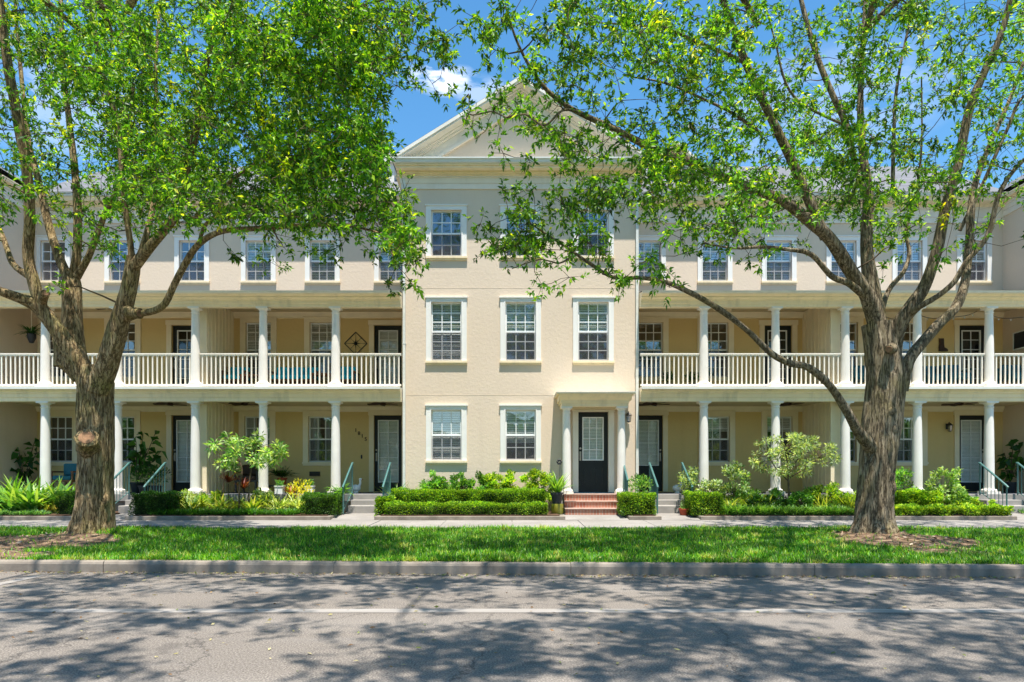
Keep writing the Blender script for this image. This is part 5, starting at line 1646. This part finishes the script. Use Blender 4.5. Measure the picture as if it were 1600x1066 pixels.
# cordyline with dark red leaves between the stems of the left tree
for px, py, lab in ((357, 742, "dark red strappy cordyline left of the bushy tree's stems"), (381, 752, "dark bronze cordyline right of the bushy tree's middle stem"), (380, 760, None)):
    if not lab: continue
    y = 17.0
    c = thing("cordyline", lab, "plant", (X(px, y), y, BZ))
    m = MB(); m.tube([(X(px, y), y, BZ), (X(px, y), y, Z(py + 14, y))], [.014, .010], 7, True); m.build("stem", M['twig'], c)
    strappy(X(px, y), y, Z(py + 12, y), "", 34, .40, .035, ((.16, .03, .02), (.32, .09, .05), (.08, .02, .02)), parent=c, spread=.01, lean=(.2, 1.3), bend=(.2, .9))
# fiddle-leaf figs
def fig(label, px, pys, y, z0, leafs, rad, seed_h):
    t = thing("fiddle_leaf_fig", label, "plant", (X(px, y), y, z0))
    m = MB(); s = LeafSet()
    for k, (dx, ptop) in enumerate(leafs):
        a = Vector((X(px, y), y, z0 + .28)); b = Vector((X(px + dx, y), y + rng.uniform(-.1, .1), Z(ptop, y)))
        m.tube([a, a.lerp(b, .5) + Vector((0, 0, .06)), b], [.014, .011, .008], 6, False)
        n = 11
        tt = rng.uniform(.45, 1.02, n)[:, None]
        P = np.array(a) * (1 - tt) + np.array(b) * tt
        d = rand_dirs(n, .1)
        L = rng.uniform(.18, .30, n)
        s.leaves(P, d, L, L * .68, leafcols(n, [(.02, .08, .016), (.04, .13, .02), (.08, .20, .035)], None, .15), flat=.3, droop=.3)
    m.build("stem", M['twig'], t)
    s.build("foliage", M['leaf'], t)
    pot(t, X(px, y), y, z0, .17, .30, 'dark_pot')
fig("big-leaved fig plant on the porch behind the railing right of the left trunk", 214, 0, 18.6, FL, [(-10, 700), (12, 678), (28, 672), (38, 705), (0, 690), (18, 700), (-4, 715)], .5, 0)
fig("big-leaved fig plant in the far left corner of the porch", 38, 0, 18.9, FL, [(-22, 688), (-8, 700), (14, 690), (-14, 730), (2, 735), (20, 705)], .5, 0)
fig("big-leaved fig plant in the far right corner of the porch", 1578, 0, 18.9, FL, [(-10, 708), (2, 688), (14, 700), (20, 720), (-4, 735), (8, 715)], .5, 0)

# ---- potted plants
def potted(label, x, y, z, r, h, mat, kind, L=.42, n=44, pal=None, taper=.75):
    t = thing("potted_plant", label, "potted plant", (x, y, z))
    pot(t, x, y, z, r, h, mat, taper)
    if kind == 'fern': fern(t, x, y, z + h - .02, n, L, pal or ((.06, .20, .02), (.14, .34, .03), (.26, .45, .06)))
    elif kind == 'strap': strappy(x, y, z + h - .03, "", n, L, .05, pal or ((.05, .16, .03), (.12, .28, .05), (.26, .42, .12)), parent=t, spread=.03, lean=(.1, 1.0), bend=(.2, .9))
    elif kind == 'bush':
        k = n * 10
        P = np.array([x, y, z + h + L * .45]) + rand_dirs(k, .2) * (rng.random((k, 1)) ** .5) * np.array([L * .6, L * .6, L * .5])
        Ls = rng.uniform(.06, .11, k)
        LeafSet().leaves(P, unit(P - np.array([x, y, z + h]) + rand_dirs(k) * .2), Ls, Ls * .35, leafcols(k, pal or HEDGE, None, .15), flat=.3).build("foliage", M['leaf'], t)
    return t
# concrete block under the red pot
pb = MB(); xq, yq = X(530, 16.6), 16.6
pb.box(xq - .10, xq + .10, yq - .10, yq + .10, .33, Z(786, 16.6)); tag(pb.build("plinth", M['step'], None, bevel=.01), "pale concrete block standing under the red fern pot", "plinth")
potted("leafy fern in a bright red pot on a pale block beside the left grey steps", xq, yq, Z(786, 16.6), .095, .21, 'terracotta', 'fern', .40, 46)
potted("fern in a black pot standing on an olive pot left of the brick steps", X(870, 16.45), 16.45, Z(787, 16.45), .14, .27, 'dark_pot', 'strap', .62, 56, ((.07, .20, .02), (.16, .34, .03), (.30, .46, .08)))
op = MB(); op.lathe(X(871, 16.4), 16.45, [(.12, .34), (.15, Z(800, 16.4)), (.145, Z(787.3, 16.45)), (.11, Z(787.3, 16.45))], 22)
tag(op.build("upturned_pot", M['olive_pot'], None, smooth=True), "squat olive-yellow glazed pot supporting the black fern pot", "pot")
potted("fern in a terracotta pot behind the clipped bush right of the brick steps", X(1000, 16.85), 16.85, FL - .14, .13, .16, 'terracotta', 'bush', .50, 60, [(.06, .18, .04), (.14, .32, .07), (.26, .42, .12)])
potted("low square brick-red planter at the foot of the right-hand green railing", X(1069, 16.3), 16.3, .33, .12, .16, 'terracotta', 'strap', .12, 14)
potted("palm in a terracotta pot on the porch between the two left porch windows", X(441, 18.9), 18.9, 1.02, .12, .20, 'terracotta', 'fern', .46, 40, ((.015, .06, .012), (.03, .10, .015), (.05, .14, .02)))
tb = MB(); xx = X(441, 18.9); tb.box(xx - .3, xx + .3, 18.65, 19.15, .98, 1.02)
for a in (-.27, .27):
    for b in (18.68, 19.12): tb.tube([(xx + a, b, FL), (xx + a, b, .98)], .018, 8)
tag(tb.build("side_table", M['black_metal'], None), "small dark table on the left porch carrying the potted palm", "table")
for px, lab in ((437, "left one of two white box planters on the porch edge beside the yellow flowers"), (484, "right one of two white box planters on the porch edge beside the yellow flowers")):
    y = 17.75; x = X(px, y); t = thing("box_planter", lab, "planter", (x, y, FL))
    m = MB(); m.box(x - .10, x + .10, y - .10, y + .10, FL, FL + .19); m.box(x - .115, x + .115, y - .115, y + .115, FL + .19, FL + .21); m.build("box", M['white_pot'], t, bevel=.006)
    k = 120; P = np.array([x, y, FL + .26]) + rand_dirs(k, .3) * rng.random((k, 1)) ** .5 * np.array([.11, .11, .12]); Ls = rng.uniform(.05, .09, k)
    LeafSet().leaves(P, rand_dirs(k, .6), Ls, Ls * .4, leafcols(k, [(.06, .2, .03), (.14, .32, .05)]), flat=.3).build("foliage", M['leaf'], t)
potted("bright yellow-leaved croton in the left porch bed", X(468, 17.2), 17.2, BZ + .02, .12, .22, 'dark_pot', 'bush', .62, 34, [(.62, .56, .02), (.75, .68, .05), (.35, .40, .04)])
potted("orange-red bromeliad behind the bright yellow plant", X(455, 17.3), 17.3, BZ + .25, .10, .20, 'dark_pot', 'strap', .36, 30, ((.42, .12, .05), (.55, .22, .08), (.25, .28, .04)))
potted("small fern at the foot of the yellow plant in the left porch bed", X(446, 17.1), 17.1, BZ, .10, .14, 'dark_pot', 'fern', .34, 30, [(.16, .3, .06), (.3, .44, .12)])
# potted dark plants on the porch behind the left railings
for px, lab in ((225, "dark leafy potted shrub behind the left railing below the fig"), (245, "dark leafy potted shrub between the two left railings")):
    potted(lab, X(px, 18.2), 18.2, FL, .14, .22, 'dark_pot', 'bush', .55, 40, DEEP)

# ================================================================== RAILINGS, LANTERNS, FURNITURE, FANS
def stair_rail(x, label, y0=17.36, y1=16.42, z0=FL, zb=.36, solid=False):
    t = thing("stair_railing", label, "railing", (x, (y0 + y1) / 2, zb))
    m = MB()
    zt0, zt1 = z0 + .78, zb + .66
    m.tube([(x, y0, z0 - .02), (x, y0, zt0 + .02)], .017, 8); m.tube([(x, y1, zb), (x, y1, zt1)], .017, 8)
    m.build("post", M['rail_green'], t)
    m = MB(); m.tube([(x, y0 + .04, zt0 + .02), (x, y0, zt0 + .02), (x, y1, zt1 + .01), (x, y1 - .05, zt1 - .03)], .024, 8); m.build("handrail", M['rail_green'], t, smooth=True)
    m = MB(); m.tube([(x, y0, z0 + .06), (x, y1, zb + .08)], .012, 6); m.build("lower_rail", M['rail_green'], t)
    m = MB()
    n = 7
    for k in range(1, n):
        f = k / n; y = y0 + (y1 - y0) * f
        m.tube([(x, y, z0 + .06 + (zb + .08 - z0 - .06) * f), (x, y, zt0 + (zt1 - zt0) * f)], .009, 6)
    m.build("bars", M['rail_green'], t)
stair_rail(-4.06, "green metal stair railing beside the red fern pot")
stair_rail(-3.10, "green metal stair railing against the left side of the middle house")
stair_rail(-9.74, "green metal stair railing partly behind the left trunk")
stair_rail(-8.83, "green metal stair railing just above the darkest clipped bush")
stair_rail(2.80, "green metal stair railing right of the brick steps and dark front door", y0=17.15, y1=16.55, zb=.52)
stair_rail(3.50, "green metal stair railing left of the steps, right of the middle house")
stair_rail(4.33, "green metal stair railing behind the silvery shrub and brick-red planter")
stair_rail(11.90, "dark green stair railing in front of the glazed door on the right")
stair_rail(12.86, "dark green stair railing nearest the right edge of the photo")

def lantern(label, x, y, z):
    t = thing("wall_lantern", label, "lantern", (x, y, z))
    m = MB(); m.box(x - .04, x + .04, y - .02, y, z + .02, z + .18); m.tube([(x, y - .01, z + .15), (x, y - .10, z + .22), (x, y - .13, z + .17)], .010, 8)
    m.lathe(x, y - .13, [(.02, z + .19), (.085, z + .13), (.075, z + .12), (.075, z + .115)], 6)
    m.lathe(x, y - .13, [(.05, z - .05), (.055, z - .035), (.012, z - .035), (.01, z - .07)], 6)
    for k in range(6):
        a = k * PI / 3; m.bar((x + .05 * math.cos(a), y - .13 + .05 * math.sin(a), z - .035), (x + .072 * math.cos(a), y - .13 + .072 * math.sin(a), z + .12), .008, .008)
    m.build("bracket", M['black_metal'], t)
    g_ = MB(); g_.lathe(x, y - .13, [(.046, z - .034), (.068, z + .118)], 6); g_.build("glass", M['glass'], t)
lantern("black wall lantern left of the right-hand glazed door", X(1480, YW), YW, Z(672, YW))
lantern("black wall lantern on the wall right of the portico column", 3.02, 17.8, Z(657, 17.8))

# house number
cur = None
t = thing("house_number", "dark stepped numerals 1815 on the left porch wall beside the door", "house number", (X(563, YW), YW, Z(680, YW)))
for i, ch in enumerate("1815"):
    cu = bpy.data.curves.new("digit", 'FONT'); cu.body = ch; cu.size = .15; cu.extrude = .008; cu.align_x = 'CENTER'
    tmp = bpy.data.objects.new("digit_curve", cu); COL.objects.link(tmp)
    me = bpy.data.meshes.new_from_object(tmp.evaluated_get(bpy.context.evaluated_depsgraph_get()))
    bpy.data.objects.remove(tmp)
    o = link_mesh("digit", me, t, M['dark_brown'])
    o.rotation_euler = (R(90), 0, 0)
    px, py = ((556, 675), (561, 680), (566, 684), (571.5, 689))[i]
    o.location = Vector((X(px, YW), YW - .012, Z(py, YW))) - origin(t)
db = MB(); db.box(X(565, YW) - .02, X(565, YW) + .02, YW - .03, YW, Z(717, YW), Z(711, YW)); tag(db.build("doorbell", M['black_metal'], None, bevel=.004), "small dark doorbell below the house number", "doorbell")
vb = MB(); x, z = X(492, YW), Z(744, YW)
vb.box(x - .15, x + .15, YW - .04, YW, z, z + .13)
for k in range(5): vb.box(x - .14, x + .14, YW - .055, YW - .04, z + .012 + k * .024, z + .022 + k * .024)
tag(vb.build("wall_vent", M['black_metal'], None), "dark slatted vent low on the wall under the left porch window", "vent")

# compass wall art
t = thing("wall_art", "black metal diamond compass-rose wall art on the upper left balcony", "wall art", (X(556, YW), YW, Z(555, YW)))
cx_, cz_ = X(556, YW), Z(537, YW); rr = .325
m = MB()
cs = [(cx_, cz_ + rr), (cx_ + rr, cz_), (cx_, cz_ - rr), (cx_ - rr, cz_)]
for a, b in zip(cs, cs[1:] + cs[:1]): m.bar((a[0], YW - .02, a[1]), (b[0], YW - .02, b[1]), .022, .022)
m.build("frame", M['black_metal'], t)
m = MB()
for k in range(8):
    a = k * PI / 4; l = .17 if k % 2 == 0 else .12
    q = Vector((cx_ + l * math.cos(a), YW - .025, cz_ + l * math.sin(a))); w = .022
    m.add([(cx_ + w * math.cos(a + PI / 2), YW - .02, cz_ + w * math.sin(a + PI / 2)), tuple(q), (cx_ + w * math.cos(a - PI / 2), YW - .02, cz_ + w * math.sin(a - PI / 2)), (cx_, YW - .04, cz_)], [(0, 1, 3), (1, 2, 3), (0, 3, 2)])
for (a, b) in (((-.16, .16), (.16, -.16)), ((-.16, -.16), (.16, .16)), ((0, -rr), (0, rr)), ((-rr, 0), (rr, 0))):
    m.bar((cx_ + a[0], YW - .018, cz_ + a[1]), (cx_ + b[0], YW - .018, cz_ + b[1]), .008, .008)
m.build("compass_rose", M['black_metal'], t)
# boot-shaped wall plaque
bp_ = [(-.06, .20), (.07, .20), (.075, .02), (.09, -.06), (.17, -.10), (.19, -.14), (.19, -.17), (-.07, -.17), (-.07, -.05), (-.05, .05)]
x0_, z0_ = X(1470, YW), Z(540, YW)
m = MB(); m.py([(x0_ + a, z0_ + b) for a, b in bp_], YW - .05, YW - .005)
tag(m.build("boot_plaque", M['dark_brown'], None, bevel=.01), "dark brown boot-shaped plaque on the upper right balcony wall", "wall decoration")
# framed picture on the far right side wall
t = thing("framed_picture", "framed picture on the side wall of the upper right balcony at the photo's edge", "picture", (14.14, 18.95, Z(545, 18.95)))
m = MB(); zb_ = Z(545, 18.95); yb_ = 18.75
m.box(14.115, 14.158, yb_, yb_ + .5, zb_, zb_ + .03); m.box(14.115, 14.158, yb_, yb_ + .5, zb_ + .47, zb_ + .5); m.box(14.115, 14.158, yb_, yb_ + .03, zb_ + .03, zb_ + .47); m.box(14.115, 14.158, yb_ + .47, yb_ + .5, zb_ + .03, zb_ + .47)
m.build("frame", M['white_pot'], t)
m = MB(); m.box(14.13, 14.155, yb_ + .03, yb_ + .47, zb_ + .03, zb_ + .47); m.build("canvas", M['interior'], t)

def chair(label, x, y, z, w=.62, face=1, cush='teal_cloth', long=False, bh=.42, wood='wood'):
    t = thing("outdoor_sofa" if long else "patio_chair", label, "sofa" if long else "chair", (x, y, z))
    d = .6; s_ = .36
    m = MB(); m.box(x - w / 2, x + w / 2, y - d / 2, y + d / 2, z + s_ - .05, z + s_); m.build("seat_frame", M[wood], t)
    for a in (-1, 1):
        for b in (-1, 1):
            m = MB(); m.box(x + a * (w / 2 - .03) - .025, x + a * (w / 2 - .03) + .025, y + b * (d / 2 - .03) - .025, y + b * (d / 2 - .03) + .025, z, z + s_ - .05); m.build("leg", M[wood], t)
        m = MB(); m.box(x + a * (w / 2) - .03, x + a * (w / 2) + .03, y - d / 2, y + d / 2, z + s_ + .20, z + s_ + .24); m.box(x + a * (w / 2) - .02, x + a * (w / 2) + .02, y - d / 2 + .01, y - d / 2 + .05, z + s_, z + s_ + .20)
        m.box(x + a * (w / 2) - .02, x + a * (w / 2) + .02, y + d / 2 - .05, y + d / 2 - .01, z + s_, z + s_ + .20); m.build("armrest", M[wood], t)
    n = 3 if long else 1
    for k in range(n):
        a = x - w / 2 + .03 + (w - .06) * k / n; b = x - w / 2 + .03 + (w - .06) * (k + 1) / n
        m = MB(); m.box(a + .004, b - .004, y - d / 2, y + d / 2 - .1, z + s_ + .001, z + s_ + .12); m.build("seat_cushion", M[cush], t, bevel=.03)
        m = MB(); m.box(a + .004, b - .004, y + d / 2 - .16, y + d / 2 - .02, z + s_ + .122, z + s_ + bh); m.build("back_cushion", M[cush], t, bevel=.04)
    m = MB(); m.box(x - w / 2, x + w / 2, y + d / 2 - .02, y + d / 2 + .01, z + s_, z + s_ + bh - .08); m.build("backrest", M[wood], t)
    return t
chair("turquoise cushioned chair next to the board wall on the upper left balcony", X(368, 18.8), 18.9, FU, .62, bh=.40)
chair("long turquoise sofa between two windows on the upper left balcony", X(460, 18.8), 18.9, FU, 1.25, long=True, bh=.40)
chair("turquoise cushioned chair under the compass wall art", X(540, 18.9), 18.95, FU, .55, bh=.42)
def table(label, x, y, z, w, d, h, mat='wood'):
    t = thing("coffee_table", label, "table", (x, y, z))
    m = MB(); m.box(x - w / 2, x + w / 2, y - d / 2, y + d / 2, z + h - .04, z + h); m.build("top", M[mat], t, bevel=.006)
    for a in (-1, 1):
        for b in (-1, 1):
            m = MB(); m.box(x + a * (w / 2 - .05) - .025, x + a * (w / 2 - .05) + .025, y + b * (d / 2 - .05) - .025, y + b * (d / 2 - .05) + .025, z, z + h - .04); m.build("leg", M[mat], t)
table("brown wooden table beside the turquoise chair by the board wall", X(398, 18.4), 18.3, FU, .6, .45, .42)
table("brown wooden table right of the long turquoise sofa", X(503, 18.6), 18.6, FU, .55, .45, .5)
for px, y_, lab in ((1345, 18.6, "dark teal chair on the balcony just left of the right trunk"), (1462, 18.7, "dark teal chair below the boot-shaped plaque"), (1492, 18.5, "dark teal chair left of the upper right balcony door"), (1588, 18.5, "dark teal chair in the upper right balcony corner")):
    chair(lab, X(px, y_), y_, FU, .60, cush='dark_teal', wood='dark_teal', bh=.40)
for px, lab in ((1044, "left one of two dark potted plants on the inner right balcony"), (1082, "right one of two dark potted plants on the inner right balcony")):
    potted(lab, X(px, 18.3), 18.3, FU, .13, .2, 'dark_pot', 'bush', .30, 22, DEEP)
chair("blue-grey chair on the far left porch beside the left trunk", X(103, 18.3), 18.4, FL, .55, cush='dark_teal', bh=.45)
chair("dark chair on the left porch behind the potted red plants", X(390, 18.6), 18.6, FL, .6, cush='dark_brown', wood='black_metal', bh=.42)

# little white goose ornament shapes by the two doors
def ornament(label, px, y):
    x = X(px, y); t = thing("garden_goose", label, "ornament", (x, y, FL))
    m = MB(); m.ell((x, y, FL + .14), (.13, .08, .10), 14, 9)
    m.tube([(x + .08, y, FL + .18), (x + .12, y, FL + .28), (x + .11, y, FL + .36)], [.045, .028, .026], 10)
    m.ell((x + .12, y, FL + .38), (.045, .032, .034), 10, 7)
    m.lathe(x, y, [(.07, FL), (.06, FL + .06)], 12)
    m.build("body", M['white_pot'], t, smooth=True)
    m = MB(); m.tube([(x + .15, y, FL + .38), (x + .20, y, FL + .37)], [.014, .004], 8); m.build("beak", M['terracotta'], t)
ornament("small white goose ornament beside the door of the left porch", 556, 18.3)
ornament("small white goose ornament by the right-hand stair railing next to the middle house", 1058, 18.3)

def fan(label, x, y, zc, mat='dark_brown', rot=.3, drop=.0, L=.42):
    t = thing("ceiling_fan", label, "ceiling fan", (x, y, zc - drop - .12))
    m = MB(); m.tube([(x, y, zc), (x, y, zc - drop - .01)], .03, 10); m.lathe(x, y, [(.04, zc - drop - .08), (.09, zc - drop - .065), (.09, zc - drop - .02), (.04, zc - drop)], 18)
    m.build("motor", M[mat], t, smooth=True)
    for k in range(5):
        a = rot + k * 2 * PI / 5
        d_ = Vector((math.cos(a), math.sin(a), 0)); s2 = Vector((-math.sin(a), math.cos(a), .22))
        c0 = Vector((x, y, zc - drop - .05))
        m = MB(); p = [c0 + d_ * .09 - s2 * .03, c0 + d_ * .18 - s2 * .06, c0 + d_ * L - s2 * .065, c0 + d_ * (L + .02), c0 + d_ * L + s2 * .065, c0 + d_ * .18 + s2 * .06, c0 + d_ * .09 + s2 * .03]
        up = Vector((0, 0, .008)); n = len(p)
        m.add([tuple(q) for q in p] + [tuple(q + up) for q in p], [tuple(range(n))[::-1], tuple(range(n, 2 * n))] + [(i, (i + 1) % n, (i + 1) % n + n, i + n) for i in range(n)])
        m.build("blade", M[mat], t)
fan("dark ceiling fan over the lower left porch before the curtained windows", X(382, 18.6), 18.6, 3.27, rot=.2)
fan("dark ceiling fan over the lower left porch in front of the door", X(598, 18.6), 18.6, 3.27, rot=.5)
fan("dark ceiling fan over the lower porch just right of the middle house", X(1022, 18.6), 18.6, 3.27, rot=.1)
fan("dark ceiling fan over the lower right porch near the board wall", X(1232, 18.6), 18.6, 3.27, rot=.4)
fan("dark ceiling fan over the upper balcony behind the left trunk", X(170, 18.6), 18.6, 5.98, rot=.4, drop=.08)
fan("pale ceiling fan over the upper right balcony", X(1140, 18.6), 18.6, 5.98, 'entab', rot=.05, drop=.08)
fan("dark ceiling fan over the lower porch right of the right trunk", X(1500, 18.6), 18.6, 3.27, rot=.2)
fan("dark ceiling fan over the lower porch left of the left trunk's neighbour column", X(265, 18.6), 18.6, 3.27, rot=.7)

# string of lights on the upper right balcony
t = thing("string_lights", "string of small bulbs sagging under the upper right balcony ceiling", "string lights", (12, 17.9, 5.3))
m = MB(); gl = []
for (xa, xb) in ((9.7, 10.4), (10.5, 12.2), (12.4, 14.0)):
    P = []
    for k in range(13):
        f = k / 12; P.append(Vector((xa + (xb - xa) * f, 17.85 + .1 * math.sin(f * 7), 5.60 - .22 * math.sin(PI * f) - .02 * math.sin(9 * f))))
    m.tube(P, .008, 6)
    gl += P[1::2]
m.build("cable", M['black_metal'], t)
for p in gl:
    b = MB(); b.ell((p.x, p.y, p.z - .045), (.022, .022, .032), 8, 6); b.build("bulb", M['glass'], t, smooth=True)
# hanging plant on the far left side wall
y = 18.6; x = X(49, y)
t = thing("hanging_plant", "staghorn fern hanging by a white cord on the upper far left balcony", "hanging plant", (x, y, Z(550, y)))
m = MB(); m.tube([(x, y, 5.98), (x, y, Z(525, y))], .010, 6); m.build("cord", M['rail'], t)
m = MB(); m.lathe(x, y, [(.05, Z(536, y)), (.11, Z(528, y)), (.11, Z(522, y))], 16); m.build("pot", M['dark_pot'], t, smooth=True)
strappy(x, y, Z(522, y), "", 60, .42, .04, ((.02, .07, .015), (.04, .12, .02)), parent=t, spread=.03, lean=(.3, 1.3), bend=(.8, 1.6))
# garden stake with flower by the portico
y = 16.6; x = X(881, y)
t = thing("garden_stake", "thin black garden stake with a dark metal flower left of the portico", "garden stake", (X(876, y), y, BZ))
m = MB(); m.tube([(x, y, BZ), (x, y, Z(748, y))], .008, 6); m.tube([(X(874, y), y, BZ), (X(875, y), y, Z(722, y))], .006, 6); m.build("rod", M['black_metal'], t)
m = MB()
for k in range(6):
    a = k * PI / 3; c0 = Vector((X(874, y), y, Z(722, y)))
    m.ell(tuple(c0 + Vector((math.cos(a) * .045, 0, math.sin(a) * .045))), (.028, .012, .028), 8, 6)
m.build("flower", M['black_metal'], t, smooth=True)

# ---- leafy far side of the street, behind the camera: what the windows reflect
n = 26000
x = rng.uniform(-46, 46, n); y = -24 + rng.normal(size=n) * 1.8
hmax = np.array([6.5 + 3.0 * mn.noise(Vector((a * .11, 2, 7))) + 1.5 * mn.noise(Vector((a * .5, 1, 7))) for a in x])
z = rng.random(n) ** .8 * hmax
d = rand_dirs(n); L = rng.uniform(.35, .8, n)
o = LeafSet().leaves(np.stack([x, y, z], 1), d, L, L * .7, leafcols(n, [(.03, .09, .015), (.06, .15, .02), (.10, .22, .03)], None, .2), flat=.2).build("far_side_trees", M['leaf'], None, base=(0, -24, 0))
tag(o, "continuous belt of green trees across the street, reflected in the windows", "trees", kind='stuff')
